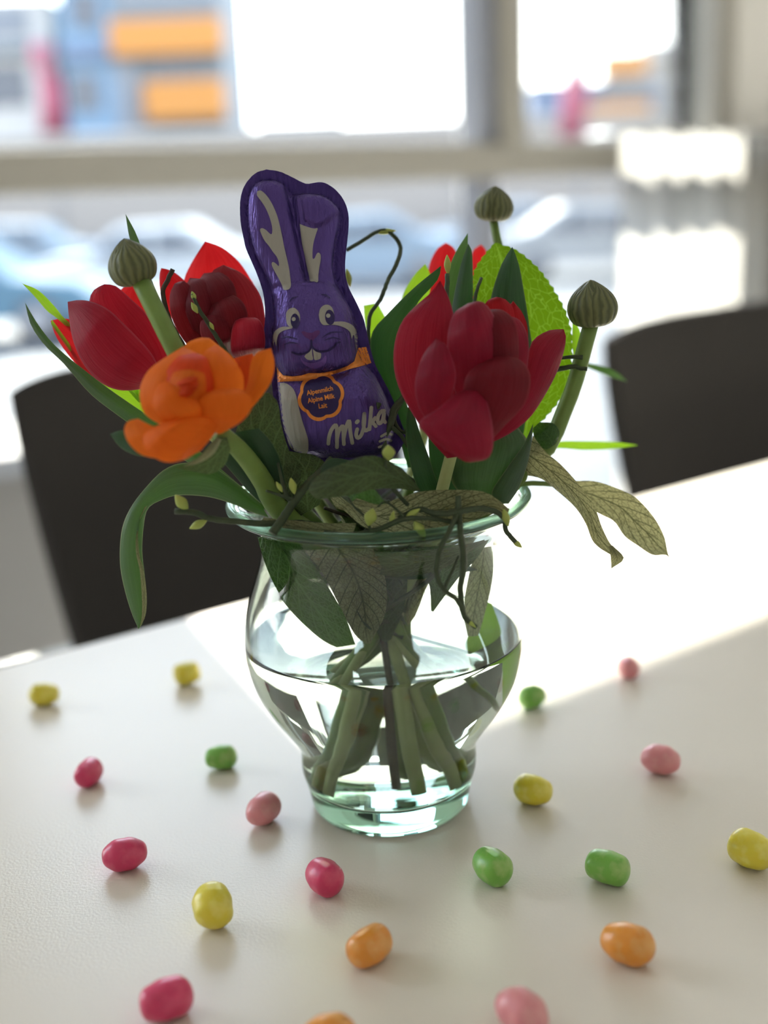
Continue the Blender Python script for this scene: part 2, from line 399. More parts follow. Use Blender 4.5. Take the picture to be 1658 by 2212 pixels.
def banner(label, Y, pts, pole):
    r = empty('banner', label, 'flag')
    x, z = wx(pole[0], pole[1], Y); vs, fs = [], []
    tube('pole', [Vector((x, Y, GZ)), Vector((x, Y, z))], .05, M['hub'], r, n=4)
    rows = []
    for (a, b_, y) in pts:
        xa, za = wx(a, y, Y); xb, zb = wx(b_, y, Y)
        rows.append([Vector((xa+(xb-xa)*k/6, Y-.08-.12*sin(k*1.3), za+(zb-za)*k/6)) for k in range(7)])
    c = link('cloth', grid_mesh('cloth', rows), M['pink cloth'], r)
    sm = c.modifiers.new('s', 'SOLIDIFY'); sm.thickness = .03
    return r
banner('tall pink banner on a pole right of the mullion', 30, [(1240, 1262, -60), (1234, 1268, 0), (1232, 1272, 40), (1240, 1262, 75), (1246, 1256, 120), (1222, 1264, 160), (1212, 1262, 230), (1206, 1256, 300)], (1252, -80))
banner('small pink banner in front of the pale stair tower', 33, [(72, 112, 95), (70, 116, 120), (80, 110, 145), (88, 132, 170), (92, 140, 215), (90, 146, 290)], (92, 60))
def car(label, px, Y, mat, flip=1, L=4.3):
    x = wx(px, 560, Y)[0]
    r = empty('parked_car', label, 'car', loc=(x, Y, GZ))
    prof = [(-2.1, .35), (-2.15, .62), (-1.9, .82), (-1.0, .92), (-.45, 1.38), (.75, 1.42), (1.45, .98), (2.05, .9), (2.15, .55), (2.08, .32)]
    h = .82
    def ext(pr, hw, name, m, inset=0.0):
        bm = bmesh.new(); n = len(pr)
        rings = []
        for s, kx in ((-hw, 1), (-hw*.94, 1), (hw*.94, 1), (hw, 1)):
            sc_ = .93 if abs(s) == hw else 1
            rings.append([bm.verts.new((flip*a*(.985 if sc_ < 1 else 1), s, .3+(b_-.3)*sc_)) for a, b_ in pr])
        for i in range(3):
            for k in range(n): bm.faces.new((rings[i][k], rings[i][(k+1) % n], rings[i+1][(k+1) % n], rings[i+1][k]))
        bm.faces.new(rings[0]); bm.faces.new(rings[-1][::-1])
        bmesh.ops.recalc_face_normals(bm, faces=bm.faces)
        me = bpy.data.meshes.new(name); bm.to_mesh(me); bm.free(); return link(name, me, m, r)
    ext(prof, h, 'body', M[mat])
    ext([(-.9, .95), (-.42, 1.3), (.1, 1.34), (.1, .95)], h+.01, 'side_window', M['dark glazing'])
    ext([(.2, .95), (.2, 1.34), (.68, 1.33), (1.25, .98)], h+.01, 'side_window', M['dark glazing'])
    for sx_ in (-1.35, 1.35):
        for sy in (-1, 1):
            wl = lathe('wheel', [(0, -.1), (.2, -.1), (.31, -.09), (.33, 0), (.31, .09), (.2, .1), (0, .1)], M['tyre'], r, 20)
            wl.rotation_euler = (pi/2, 0, 0); wl.location = (sx_, sy*(h-.08), .33)
            hb = lathe('hub_cap', [(0, -.115), (.14, -.112), (.19, -.1), (.19, .1), (.14, .112), (0, .115)], M['hub'], wl, 16)
    return r
car('white car parked behind the left flowers', 330, 22, 'car white')
car('dark teal car at the far left edge of the view', -110, 16.5, 'car blue', -1)
car('pale blue car parked outside behind the chocolate bunny', 760, 24, 'car pale blue')
car('silver car parked outside right of the mullion', 1290, 24, 'car silver', -1)
car('cream car parked outside at the far right', 1720, 21, 'car beige')
car('second pale blue car far back on the left', 60, 29, 'car pale blue', -1)
car('second white car far back behind the double tulip bud', 1090, 31, 'car white')

# ================================================================== table and chairs
tb = empty('table', 'white laminate table scattered with jelly beans', 'table')
box('tabletop', -1.35, 1.25, -.62, .268, -.028, 0, M['table'], tb, .0025)
for s in (-1.25, 1.12):
    for n in (-.55, .17): box('leg', s, s+.05, n, n+.05, FZ, -.028, M['dark_metal'], tb, .004)
box('apron', -1.2, 1.12, -.5, -.48, -.09, -.028, M['dark_metal'], tb); box('apron', -1.2, 1.12, .15, .17, -.09, -.028, M['dark_metal'], tb)
def chair(label, s, n, wd, top, mat):
    r = empty('padded_chair', label, 'chair')
    rows = []                                     # shaped back: curved shell, closed all round
    NU, NV = 14, 16
    for i in range(NU):
        z = -.16+(top+.16)*i/(NU-1); lean = .07*(z+.30)
        ring = []
        wv = wd/2*(1-.16*(1-i/(NU-1))**1.4)
        for k in range(2*NV):
            th = 2*pi*k/(2*NV)
            a = math.copysign(abs(cos(th))**.35, cos(th))*wv; c_ = math.copysign(abs(sin(th))**.5, sin(th))*.028*(1-.75*(i/(NU-1))**5)
            ring.append(E_*(s+a)+N_*(n+lean+c_-.10*(a/wv)**2*.5)+Vector((0, 0, z-(.012*(abs(a)/wv)**6 if i == NU-1 else 0))))
        rows.append(ring)
    vs = [tuple(p) for q in rows for p in q]; K = 2*NV
    fs = [(i*K+k, i*K+(k+1) % K, (i+1)*K+(k+1) % K, (i+1)*K+k) for i in range(NU-1) for k in range(K)] + [tuple(range(K))[::-1], tuple((NU-1)*K+k for k in range(K))]
    me = bpy.data.meshes.new('backrest'); me.from_pydata(vs, [], fs); link('backrest', me, mat, r)
    box('seat', s-wd/2+.01, s+wd/2-.01, n-.44, n-.03, -.34, -.26, mat, r, .02)
    for ss in (-1, 1):
        tube('back_post', [E_*(s+ss*(wd/2-.07))+N_*(n-.05)+Vector((0, 0, -.30)), E_*(s+ss*(wd/2-.07))+N_*(n-.012)+Vector((0, 0, -.10))], .009, M['chair_leg'], r, n=4)
        for nn in (-.40, -.06):
            b0 = E_*(s+ss*(wd/2-.05))+N_*(n+nn); b1 = E_*(s+ss*(wd/2-.02))+N_*(n+nn+(.05 if nn > -.2 else -.02))
            tube('leg', [b0+Vector((0, 0, -.335)), b1+Vector((0, 0, FZ))], [.013, .011], M['chair_leg'], r, n=4)
    return r
chair('charcoal padded chair with straight back behind the left flowers', .268, .62, .405, .112, M['chair'])
chair('charcoal padded chair behind the right bud and curled leaves', 1.00, .50, .72, .104, M['chair'])
cb = empty('low_cabinet', 'low grey cabinet on pale legs below the window at far left', 'cabinet')
cm('cabinet grey', (.30, .30, .31)); cm('pale leg', (.62, .70, .80), .4)
box('body', -.25, .455, 1.12, 1.50, -.335, -.10, M['cabinet grey'], cb, .006)
box('top', -.26, .465, 1.11, 1.51, -.10, -.085, M['cabinet grey'], cb, .004)
for s, n in ((.40, 1.15), (-.2, 1.15), (.40, 1.44), (-.2, 1.44)): box('leg', s-.035, s+.025, n, n+.04, FZ, -.335, M['pale leg'], cb, .004)


M['sheer'], _t, _o = new_mat('sheer white fabric')
_a = _t.nodes.new('ShaderNodeBsdfTransparent'); _b = _t.nodes.new('ShaderNodeBsdfTranslucent'); _b.inputs[0].default_value = (.40, .385, .36, 1)
_m = _t.nodes.new('ShaderNodeMixShader'); _m.inputs[0].default_value = .72
_t.links.new(_a.outputs[0], _m.inputs[1]); _t.links.new(_b.outputs[0], _m.inputs[2]); _t.links.new(_m.outputs[0], _o.inputs[0])
cu = empty('glow_curtain', 'sheer pale half-height curtain added for the bright glow at the lower right window', 'curtain')  # added curtain standing in for a bright glow of unknown origin
rows = []
for i in range(5):
    z = FZ+.06+(.345-FZ-.06)*i/4
    rows.append([E_*(1.80+1.25*k/140)+N_*(1.50+.016*sin(k*.55)+.006*sin(k*1.3))+Vector((0, 0, z)) for k in range(141)])
link('fabric', grid_mesh('fabric', rows), M['sheer'], cu)
tube('rod', [E_*1.78+N_*1.50+Vector((0, 0, .348)), E_*3.07+N_*1.50+Vector((0, 0, .348))], .004, M['chair_leg'], cu, n=6)
for s_ in (1.80, 3.05): tube('bracket', [E_*s_+N_*1.50+Vector((0, 0, .348)), E_*s_+N_*1.605+Vector((0, 0, .348))], .004, M['chair_leg'], cu, n=4)

# ================================================================== glass vase and water
vase = empty('glass_vase', 'clear greenish glass vase with wide flared rim holding the bouquet', 'vase', loc=(0, 0, 0))
M['glass'], _t, _o = glass_mat('vase glass', (.97, .995, .985), 1.48)
va = _t.nodes.new('ShaderNodeVolumeAbsorption'); va.inputs['Color'].default_value = (.35, .85, .68, 1); va.inputs['Density'].default_value = 16
_t.links.new(va.outputs[0], _o.inputs['Volume'])
M['water'], _t, _o = glass_mat('vase water', (.985, 1, .985), 1.333)
prof_out = [(0, .0006), (.020, .0004), (.0300, .0003), (.0326, .0016), (.0334, .0045), (.0350, .012), (.0364, .017), (.0366, .021), (.0366, .0255), (.0376, .0300),
            (.0418, .0368), (.0482, .0462), (.0536, .0570), (.0562, .0680), (.0566, .0760), (.0556, .0850), (.0536, .0930), (.0508, .1010), (.0486, .1080), (.0476, .1150),
            (.0481, .1195), (.0508, .1243), (.0552, .1282), (.0588, .1300)]
rim = [(.0593, .1306), (.0593, .1314), (.0586, .1318), (.0574, .1318)]
prof_in = [(.0560, .1316), (.0528, .1290), (.0488, .1252), (.0466, .1208), (.0456, .1150), (.0466, .1080), (.0488, .1012), (.0517, .0928), (.0537, .0850), (.0547, .0760), (.0543, .0680),
           (.0516, .0578), (.0464, .0478), (.0400, .0386), (.0356, .0318), (.0342, .0270), (.0340, .0220), (.0332, .0175), (.0310, .0130), (.0240, .0105), (0, .0098)]
def refine(pr, k=4):
    return [(max(p.x, 0), p.z) for p in cr([(a, 0, b_) for a, b_ in pr], (len(pr)-1)*k+1)]
full = refine(prof_out)+rim+refine(prof_in)
lathe('vase_body', full, M['glass'], vase, 128, (VX, VY, 0))
M['rim_glass'], _t, _o = glass_mat('green rim glass', (.80, .97, .88), 1.45)
_t.nodes['Glass BSDF'].inputs['Roughness'].default_value = .25
rm_ = lathe('rim_bead', [(.0583+.0019*cos(a), .1324+.0019*sin(a)) for a in [2*pi*k/16 for k in range(17)]], M['rim_glass'], vase, 128, (VX, VY, 0)); rm_['label'] = 'pale green fire-polished rim'
WL = .0752
wp = [(r_+.00025, z-.00025) for r_, z in refine(prof_in, 5) if z < WL]
wp[-1] = (0, wp[-1][1])
wt = [(0, WL), (.03, WL), (wp[0][0]-.0012, WL+.0001), (wp[0][0], WL+.0006)]
water = lathe('water', wt+wp, M['water'], None, 128, (VX, VY, 0))
tag(water, 'clear water filling the lower half of the glass vase', 'water')

# ================================================================== jelly beans
def bean_mat(name, c, c2):
    m, t, out = new_mat(name)
    p = t.nodes.new('ShaderNodeBsdfPrincipled'); t.links.new(p.outputs[0], out.inputs[0])
    p.inputs['Roughness'].default_value = .38; p.inputs['Coat Weight'].default_value = .35; p.inputs['Coat Roughness'].default_value = .18
    p.inputs['Subsurface Weight'].default_value = .25; p.inputs['Subsurface Scale'].default_value = .002; p.inputs['Subsurface Radius'].default_value = (1, .7, .5)
    tc = t.nodes.new('ShaderNodeTexCoord'); nz = t.nodes.new('ShaderNodeTexNoise'); nz.inputs['Scale'].default_value = 170; nz.inputs['Detail'].default_value = 3
    t.links.new(tc.outputs['Object'], nz.inputs[0])
    r = t.nodes.new('ShaderNodeValToRGB'); r.color_ramp.elements[0].position = .45; r.color_ramp.elements[1].position = .72
    r.color_ramp.elements[0].color = (*c, 1); r.color_ramp.elements[1].color = (*c2, 1)
    t.links.new(nz.outputs[0], r.inputs[0]); t.links.new(r.outputs[0], p.inputs['Base Color']); return m
BM = {'pink': bean_mat('hot pink candy shell', (.68, .030, .135), (.78, .09, .20)), 'rose': bean_mat('light pink candy shell', (.80, .30, .33), (.85, .42, .42)),
      'yellow': bean_mat('yellow candy shell', (.80, .68, .045), (.90, .82, .20)), 'green': bean_mat('green candy shell', (.20, .50, .07), (.42, .62, .20)),
      'orange': bean_mat('orange candy shell', (.85, .33, .035), (.90, .50, .16))}
# px, py, colour, yaw (deg on the table), length, thickness (mm), label, tilt
beans = [
 (95, 1500, 'yellow', 5, 15.5, 11.5, 'dull yellow jelly bean farthest left near the table edge', 0),
 (403, 1452, 'yellow', 15, 14.5, 12.5, 'yellow jelly bean by the corner of the sunlit patch left of the vase', 10),
 (191, 1668, 'pink', 75, 15, 11.5, 'small hot pink jelly bean on the left below the farthest yellow one', 0),
 (478, 1636, 'green', 0, 14.5, 11, 'green jelly bean left of the vase foot', 0),
 (569, 1748, 'rose', 68, 17, 12.2, 'light pink jelly bean just left of the vase foot', 0),
 (269, 1846, 'pink', 14, 17, 12.2, 'hot pink jelly bean lying sideways at mid left', 0),
 (461, 1957, 'yellow', 100, 16, 14.2, 'bright yellow jelly bean standing upright in the left foreground', 30),
 (701, 1893, 'pink', 130, 15.5, 13, 'red-pink jelly bean right in front of the vase', 0),
 (797, 2041, 'orange', 45, 16.8, 12.6, 'orange jelly bean in the middle foreground tilting to the right', 0),
 (360, 2158, 'pink', 20, 17.2, 13, 'glossy hot pink jelly bean at the bottom left edge', 0),
 (713, 2238, 'orange', 10, 16, 12.5, 'orange jelly bean mostly cut off by the bottom edge', 0),
 (1126, 2188, 'rose', 128, 18, 13, 'light pink jelly bean cut by the bottom edge at right', 0),
 (1356, 2039, 'orange', 142, 18, 13.2, 'orange jelly bean in the right foreground tilting to the left', 0),
 (1064, 1870, 'green', 125, 16.5, 13, 'pale green jelly bean in front of the vase on the right', 0),
 (1312, 1873, 'green', 145, 17, 12.5, 'darker green jelly bean right of the pale green one', 0),
 (1621, 1834, 'yellow', 120, 17, 14, 'yellow jelly bean cut by the right edge of the picture', 0),
 (1150, 1706, 'yellow', 155, 16.5, 12.4, 'yellow jelly bean right of the vase foot', 0),
 (1426, 1642, 'rose', 155, 17, 12.4, 'light pink jelly bean lying at middle right', 0),
 (1148, 1505, 'green', 20, 14.5, 11.5, 'green jelly bean against the right side of the vase bowl', 0),
 (1357, 1440, 'rose', 95, 14.5, 11, 'small pink jelly bean farthest right next to the sunlit patch', 0),
]
for i, (px, py, c, yaw, L, T, lab, tilt) in enumerate(beans):
    h = T/2000*(1 if not tilt else 1.12)
    p = onz(px, py, h); a = radians(yaw); ti = radians(tilt)
    ax = Vector((cos(a)*cos(ti), sin(a)*cos(ti), sin(ti)))*L/2000
    ay = Vector((-sin(a), cos(a), 0))*T/2000; az = ax.normalized().cross(ay.normalized())*T/2000
    ob = blob('jelly_bean', Vector((0, 0, 0)), (ax, ay, az), BM[c], None, pw=2.45, seg=28, rings=20)
    rn = random.Random(i)
    zmin = min(v.co.z for v in ob.data.vertices)
    for v in ob.data.vertices:
        q = v.co.dot(ax)/ax.length_squared
        v.co -= v.co.project(az)*(.05*sin(q*3+i)) - ay*(.06*cos(q*2+i*2)); v.co *= 1+.02*sin(9*q+i)
    zmin = min(v.co.z for v in ob.data.vertices)
    ob.location = (p.x, p.y, -zmin)
    tag(ob, lab, 'jelly bean', 'jelly beans scattered over the table')

# ================================================================== plants: materials
M['petal_pink'] = leaf_mat('crimson pink tulip petal', (.19, .002, .024), (.40, .001, .008), kind='long', edge=(.42, .09, .13), rough=.42, fac=.36, bumpd=.0007, spec=.12)
M['petal_red'] = leaf_mat('deep red tulip petal', (.15, .001, .010), (.55, .001, .003), kind='long', rough=.42, fac=.5, bumpd=.0004, spec=.12)
M['petal_dark'] = leaf_mat('dark crimson double tulip petal', (.13, .001, .010), (.20, .001, .005), kind='long', edge=(.40, .05, .07), rough=.5, fac=.4, bumpd=.0004, spec=.12)
M['petal_orange'] = leaf_mat('orange ranunculus petal', (.72, .13, .002), (.85, .17, .002), kind='long', rough=.6, fac=.42, bumpd=.0004, spec=.12)
M['petal_orange_deep'] = leaf_mat('red-orange ranunculus petal', (.55, .055, .002), (.75, .07, .002), kind='long', rough=.6, fac=.42, bumpd=.0004, spec=.12)
M['tulip_leaf'] = leaf_mat('blue-green tulip leaf', (.030, .060, .040), (.05, .14, .005), kind='long', edge=(.34, .38, .20), rough=.35, fac=.35, bumpd=.0003, spec=.5)
M['tulip_leaf_dark'] = leaf_mat('dark green tulip leaf', (.012, .038, .018), (.02, .10, .004), kind='long', edge=(.16, .22, .10), rough=.4, fac=.3, bumpd=.0003)
M['leaf_bright'] = leaf_mat('backlit fresh green leaf', (.08, .15, .015), (.26, .50, .005), kind='long', rough=.45, fac=.55)
M['leaf_net'] = leaf_mat('net-veined serrated leaf', (.06, .11, .012), (.13, .27, .004), kind='net', rough=.5, fac=.6, vcol=(.16, .24, .05))
M['leaf_olive'] = leaf_mat('grey-green veined leaf underside', (.30, .30, .18), (.50, .49, .24), kind='pinnate', rough=.6, fac=.45, vcol=(.05, .06, .025), vtc=(.08, .09, .03), lat=8)
M['leaf_deep'] = leaf_mat('dark glossy leaf', (.022, .055, .014), (.06, .18, .006), kind='pinnate', rough=.35, fac=.35, lat=7)
M['leaf_mid'] = leaf_mat('matt mid-green leaf', (.06, .085, .04), (.09, .14, .03), kind='pinnate', rough=.6, fac=.35, lat=6, vcol=(.12, .18, .08))
M['stem'] = pbr('green flower stem', (.17, .27, .06), rough=.5, noise=.2, nscale=120, sss=.2)
M['stem_pale'] = pbr('pale flower stem', (.42, .48, .20), rough=.5, noise=.15, nscale=90)
M['twig'] = pbr('dark green twig bark', (.035, .055, .022), rough=.6, noise=.35, nscale=300)
M['twig_brown'] = pbr('brown twig bark', (.05, .035, .022), rough=.7, noise=.4, nscale=300)
M['bud_green'] = pbr('young leaf bud', (.36, .44, .10), rough=.5, noise=.2, nscale=200, sss=.3)
M['sepal'] = leaf_mat('striped bud sepal', (.19, .20, .085), (.12, .14, .03), kind='stripe', rough=.5, fac=.12, vcol=(.035, .05, .025), bumpd=.0008)
NK = Vector((VX, VY, .118)); BD = Vector((VX+.002, VY, .078))
def stem_path(top, ang, foot=.024, neck=.02, fz=.0135):
    """from the flower down through the neck and the tied point to the foot of the vase"""
    a = radians(ang)
    d = Vector((top.x-VX, top.y-VY, 0)); d = d.normalized() if d.length > 1e-4 else Vector((1, 0, 0))
    return [top, NK+d*neck, BD+d*.005, Vector((VX+foot*cos(a), VY+foot*sin(a), fz))]
def rim_end(px, py, dy=0): return P(px, py, dy)

# ================================================================== tulips
def tulip(label, top, ang, rad=.0026, foot=.027, mat='stem_pale', neck=.02):
    r = empty('tulip', label, 'flower', 'red tulips in the vase' if False else None)
    tube('stem', stem_path(top, ang, foot, neck), [rad*.9, rad, rad*1.05], M[mat], r, n=28)
    return r
# --- left tulip, lying towards the left
tA = tulip('large closed crimson tulip leaning far left behind the striped bud', P(345, 835, -.008), 200, neck=.024)
sheet('petal', [(225, 614), (203, 626), (193, 650), (200, 690), (240, 750), (330, 828)], [(225, 614), (250, 618), (285, 648), (320, 682), (348, 725), (362, 770), (350, 828)], [.004, .010, .008, 0], M['petal_pink'], tA, .22)
sheet('petal', [(300, 612), (264, 622), (258, 650), (280, 720), (336, 815)], [(300, 612), (318, 640), (345, 690), (370, 745), (362, 820)], [.014, .022, .020, .002], M['petal_red'], tA, .2)
sheet('petal', [(109, 693), (120, 725), (140, 757), (168, 790), (205, 818), (260, 838), (330, 832)], [(109, 693), (130, 688), (152, 690), (200, 705), (250, 745), (300, 800), (335, 825)], [.008, .004, .000, -.004], M['petal_red'], tA, .12)
sheet('petal', [(146, 652), (148, 678), (155, 725), (170, 768), (193, 804), (223, 830), (258, 843), (302, 841), (338, 830)], [(146, 652), (172, 648), (202, 653), (236, 670), (268, 700), (300, 732), (328, 765), (345, 800), (348, 826)], [-.006, -.018, -.020, -.010], M['petal_pink'], tA, .26, nt_=30, nv=15)
for L_, R_, dd, mm, fo in (
    ([(54, 653), (66, 701), (95, 744), (139, 787), (193, 849), (247, 892), (330, 950), (470, 1040), (560, 1100)], [(54, 653), (77, 693), (110, 737), (149, 773), (178, 796), (233, 838), (301, 885), (400, 950), (520, 1050), (580, 1100)], [-.012, -.012, -.01, -.006, -.004], 'tulip_leaf', .25),
    ([(48, 612), (77, 643), (102, 672), (128, 692), (200, 760), (300, 870)], [(48, 612), (84, 628), (120, 664), (142, 690), (230, 765), (320, 865)], [.006, .005, .004, .004], 'leaf_bright', .2),
    ([(110, 700), (180, 798), (233, 850), (290, 912), (330, 940)], [(112, 690), (190, 792), (260, 838), (300, 840), (350, 880)], [.003, .004, .006, .006], 'leaf_bright', .1)):
    sheet('leaf', L_, R_, dd, M[mm], tA, .05, fo, nt_=30)
# --- double tulip behind, left of the bunny
tB = tulip('dark red double tulip between the left tulip and the chocolate bunny', P(470, 790, .018), 150, neck=.018)
q = [([(443, 521), (432, 538), (410, 574), (397, 606), (395, 650), (430, 740)], [(443, 521), (478, 534), (511, 560), (537, 596), (556, 640), (540, 720)], [.030, .036, .034, .02], 'petal_red', .2),
     ([(348, 579), (344, 596), (347, 634), (363, 675), (392, 718), (440, 770)], [(348, 579), (371, 585), (398, 606), (425, 640), (440, 690), (465, 765)], [.020, .022, .020, .016], 'petal_red', .2),
     ([(482, 572), (455, 590), (445, 640), (460, 700), (510, 770)], [(482, 572), (522, 590), (555, 625), (570, 668), (572, 730), (545, 775)], [.018, .014, .010, .012], 'petal_dark', .25),
     ([(377, 612), (366, 640), (372, 690), (400, 740), (440, 775)], [(377, 612), (400, 608), (425, 640), (440, 700), (470, 775)], [.012, .006, .004, .012], 'petal_dark', .3),
     ([(410, 600), (396, 630), (402, 680), (440, 760)], [(410, 600), (440, 606), (460, 640), (480, 760)], [.016, .004, .000, .012], 'petal_dark', .3),
     ([(440, 590), (425, 615), (432, 660), (470, 740)], [(440, 590), (480, 590), (510, 630), (510, 740)], [.020, .008, .004, .012], 'petal_dark', .35),
     ([(470, 640), (448, 665), (452, 710), (490, 770)], [(470, 640), (510, 640), (535, 680), (520, 765)], [.010, .000, -.002, .010], 'petal_dark', .35),
     ([(455, 672), (433, 695), (437, 735), (470, 780)], [(455, 672), (485, 675), (503, 710), (505, 780)], [.004, -.004, -.006, .008], 'petal_dark', .35),
     ([(529, 685), (508, 693), (499, 722), (501, 765), (530, 785)], [(529, 685), (556, 688), (570, 712), (571, 755), (550, 785)], [-.002, -.008, -.010, .002], 'petal_pink', .3)]
for k, (L_, R_, dd, mm, bl) in enumerate(q): sheet('petal', L_, R_, dd, M[mm], tB, bl, ruf=.0006, seed=k, nt_=20, nv=11)
# --- big double tulip front right
tC = tulip('big open crimson double tulip in front on the right', P(985, 940, -.030), 330, neck=.026)
q = [([(1108, 650), (1075, 690), (1060, 760), (1040, 880)], [(1108, 650), (1130, 680), (1140, 725), (1135, 860)], [-.010, -.012, -.012, -.020], 'petal_red', .2),
     ([(1072, 641), (1048, 655), (1030, 720), (1020, 880)], [(1072, 641), (1095, 650), (1112, 690), (1110, 860)], [-.016, -.018, -.016, -.022], 'petal_red', .25),
     ([(950, 606), (928, 634), (898, 660), (868, 694), (852, 740), (850, 790), (860, 835), (885, 885), (925, 945), (965, 990)], [(950, 606), (964, 632), (975, 662), (985, 710), (990, 780), (985, 860), (990, 940), (1000, 985)], [-.018, -.024, -.026, -.034, -.034], 'petal_pink', .22),
     ([(1010, 655), (978, 680), (965, 740), (975, 820), (1000, 900)], [(1010, 655), (1042, 652), (1070, 690), (1085, 760), (1060, 890)], [-.034, -.040, -.038, -.034], 'petal_pink', .35),
     ([(1050, 668), (1025, 700), (1020, 770), (1030, 860)], [(1050, 668), (1090, 672), (1118, 715), (1120, 830)], [-.030, -.037, -.036, -.034], 'petal_dark', .35),
     ([(1090, 680), (1070, 710), (1060, 780), (1050, 880)], [(1090, 680), (1125, 695), (1142, 750), (1130, 860)], [-.024, -.032, -.032, -.032], 'petal_pink', .3),
     ([(1217, 711), (1184, 714), (1150, 736), (1138, 775), (1120, 840), (1070, 930), (1010, 985)], [(1217, 711), (1222, 732), (1214, 772), (1198, 814), (1168, 868), (1140, 906), (1098, 938), (1050, 962), (1005, 990)], [-.012, -.024, -.034, -.036], 'petal_pink', .32),
     ([(1075, 768), (1035, 785), (1008, 810), (1000, 850), (1010, 920), (1000, 980)], [(1075, 768), (1120, 775), (1145, 810), (1135, 870), (1090, 920), (1030, 985)], [-.040, -.050, -.050, -.040], 'petal_dark', .3),
     ([(941, 730), (912, 770), (896, 826), (902, 874), (925, 915), (960, 975)], [(941, 730), (968, 752), (984, 806), (978, 850), (965, 900), (985, 975)], [-.042, -.052, -.052, -.040], 'petal_pink', .3),
     ([(1019, 838), (985, 850), (943, 884), (903, 914), (928, 945), (972, 978), (1005, 998)], [(1019, 838), (1045, 850), (1060, 900), (1066, 945), (1062, 975), (1050, 992), (1015, 999)], [-.050, -.060, -.066, -.062], 'petal_pink', .25)]
for k, (L_, R_, dd, mm, bl) in enumerate(q): sheet('petal', L_, R_, dd, M[mm], tC, bl, ruf=.0007, seed=k+20, nt_=24, nv=13)
# --- far tulip almost hidden
tD = tulip('small red tulip far back, mostly hidden behind the pointed leaves', P(985, 700, .075), 60, neck=.02)
sheet('petal', [(962, 524), (942, 540), (925, 580), (922, 640), (960, 700)], [(962, 524), (980, 536), (992, 570), (1000, 640), (990, 700)], [.060, .056, .056, .07], M['petal_red'], tD, .3)
sheet('petal', [(1000, 540), (985, 560), (975, 620), (970, 700)], [(1000, 540), (1015, 560), (1020, 620), (1000, 700)], [.075, .08, .08, .08], M['petal_dark'], tD, .3)
sheet('petal', [(1038, 528), (1020, 545), (1015, 600), (985, 695)], [(1038, 528), (1050, 545), (1048, 600), (1010, 700)], [.070, .062, .062, .07], M['petal_red'], tD, .3)

# ================================================================== orange ranunculus
rn_ = empty('ranunculus', 'orange ranunculus in full bloom at the front left of the bouquet', 'flower')
tube('stem', [P(470, 930, -.050), P(520, 975, -.044), P(565, 1035, -.034), P(612, 1110, -.024), BD+Vector((-.006, -.004, .012)), Vector((VX-.024, VY-.006, .014))], [.0030, .0042, .0044, .0038, .0034], M['stem'], rn_, n=36, sides=14)
q = [([(452, 730), (430, 730), (400, 745), (375, 790), (380, 860)], [(452, 730), (480, 752), (505, 775), (525, 815), (510, 870)], [-.040, -.044, -.046, -.050], 'petal_orange', .2),
     ([(585, 752), (553, 762), (540, 790), (530, 840), (480, 910)], [(585, 752), (593, 785), (585, 825), (552, 872), (510, 914)], [-.050, -.056, -.058, -.056], 'petal_orange', .2),
     ([(500, 775), (505, 800), (515, 830), (480, 900)], [(545, 763), (552, 790), (545, 830), (510, 905)], [-.044, -.046, -.048, -.052], 'petal_orange_deep', .15),
     ([(395, 748), (345, 780), (318, 803), (303, 835), (303, 870), (318, 900), (370, 930)], [(395, 748), (430, 770), (440, 820), (430, 870), (400, 925)], [-.050, -.060, -.064, -.058], 'petal_orange', .35),
     ([(470, 745), (440, 760), (430, 800), (440, 860), (450, 910)], [(470, 745), (500, 775), (524, 810), (520, 860), (470, 915)], [-.052, -.062, -.066, -.060], 'petal_orange', .3),
     ([(420, 762), (385, 770), (360, 800), (350, 850), (390, 900)], [(420, 762), (450, 775), (462, 810), (458, 860), (420, 905)], [-.056, -.066, -.070, -.064], 'petal_orange_deep', .35),
     ([(405, 785), (378, 800), (365, 830), (370, 870), (400, 900)], [(405, 785), (432, 792), (445, 825), (440, 868), (415, 900)], [-.062, -.072, -.074, -.068], 'petal_orange', .35),
     ([(360, 815), (335, 840), (330, 875), (350, 910), (400, 935)], [(360, 815), (395, 835), (425, 860), (440, 890), (430, 930)], [-.066, -.076, -.078, -.070], 'petal_orange', .3),
     ([(470, 838), (430, 858), (424, 885), (445, 915), (470, 938)], [(470, 838), (520, 842), (545, 868), (528, 905), (480, 936)], [-.068, -.076, -.078, -.066], 'petal_orange', .25),
     ([(298, 904), (275, 911), (268, 932), (280, 960), (312, 985), (380, 995)], [(298, 904), (332, 921), (380, 925), (420, 940), (440, 965), (415, 984)], [-.066, -.074, -.076, -.066], 'petal_orange', .2),
     ([(340, 918), (310, 940), (318, 975), (356, 998), (400, 992), (440, 965)], [(340, 918), (385, 905), (425, 900), (460, 905), (470, 925), (455, 948)], [-.074, -.082, -.080, -.068], 'petal_orange', .2)]
for k, (L_, R_, dd, mm, bl) in enumerate(q): sheet('petal', L_, R_, dd, M[mm], rn_, bl, ruf=.0006, seed=k+50, nt_=22, nv=13)
for k, (th, c_) in enumerate(((0, (404, 806)), (1, (408, 818)), (2, (402, 828)))):      # rolled heart of the flower
    sheet('heart_petal', [(c_[0]-18+3*th, c_[1]+2), (c_[0]-22+3*th, c_[1]+24), (c_[0]-4, c_[1]+44)], [(c_[0]+12-2*th, c_[1]-8), (c_[0]+24-3*th, c_[1]+12), (c_[0]+4, c_[1]+44)], [-.070, -.077-.002*th, -.072], M['petal_orange_deep'], rn_, .4, nt_=12)
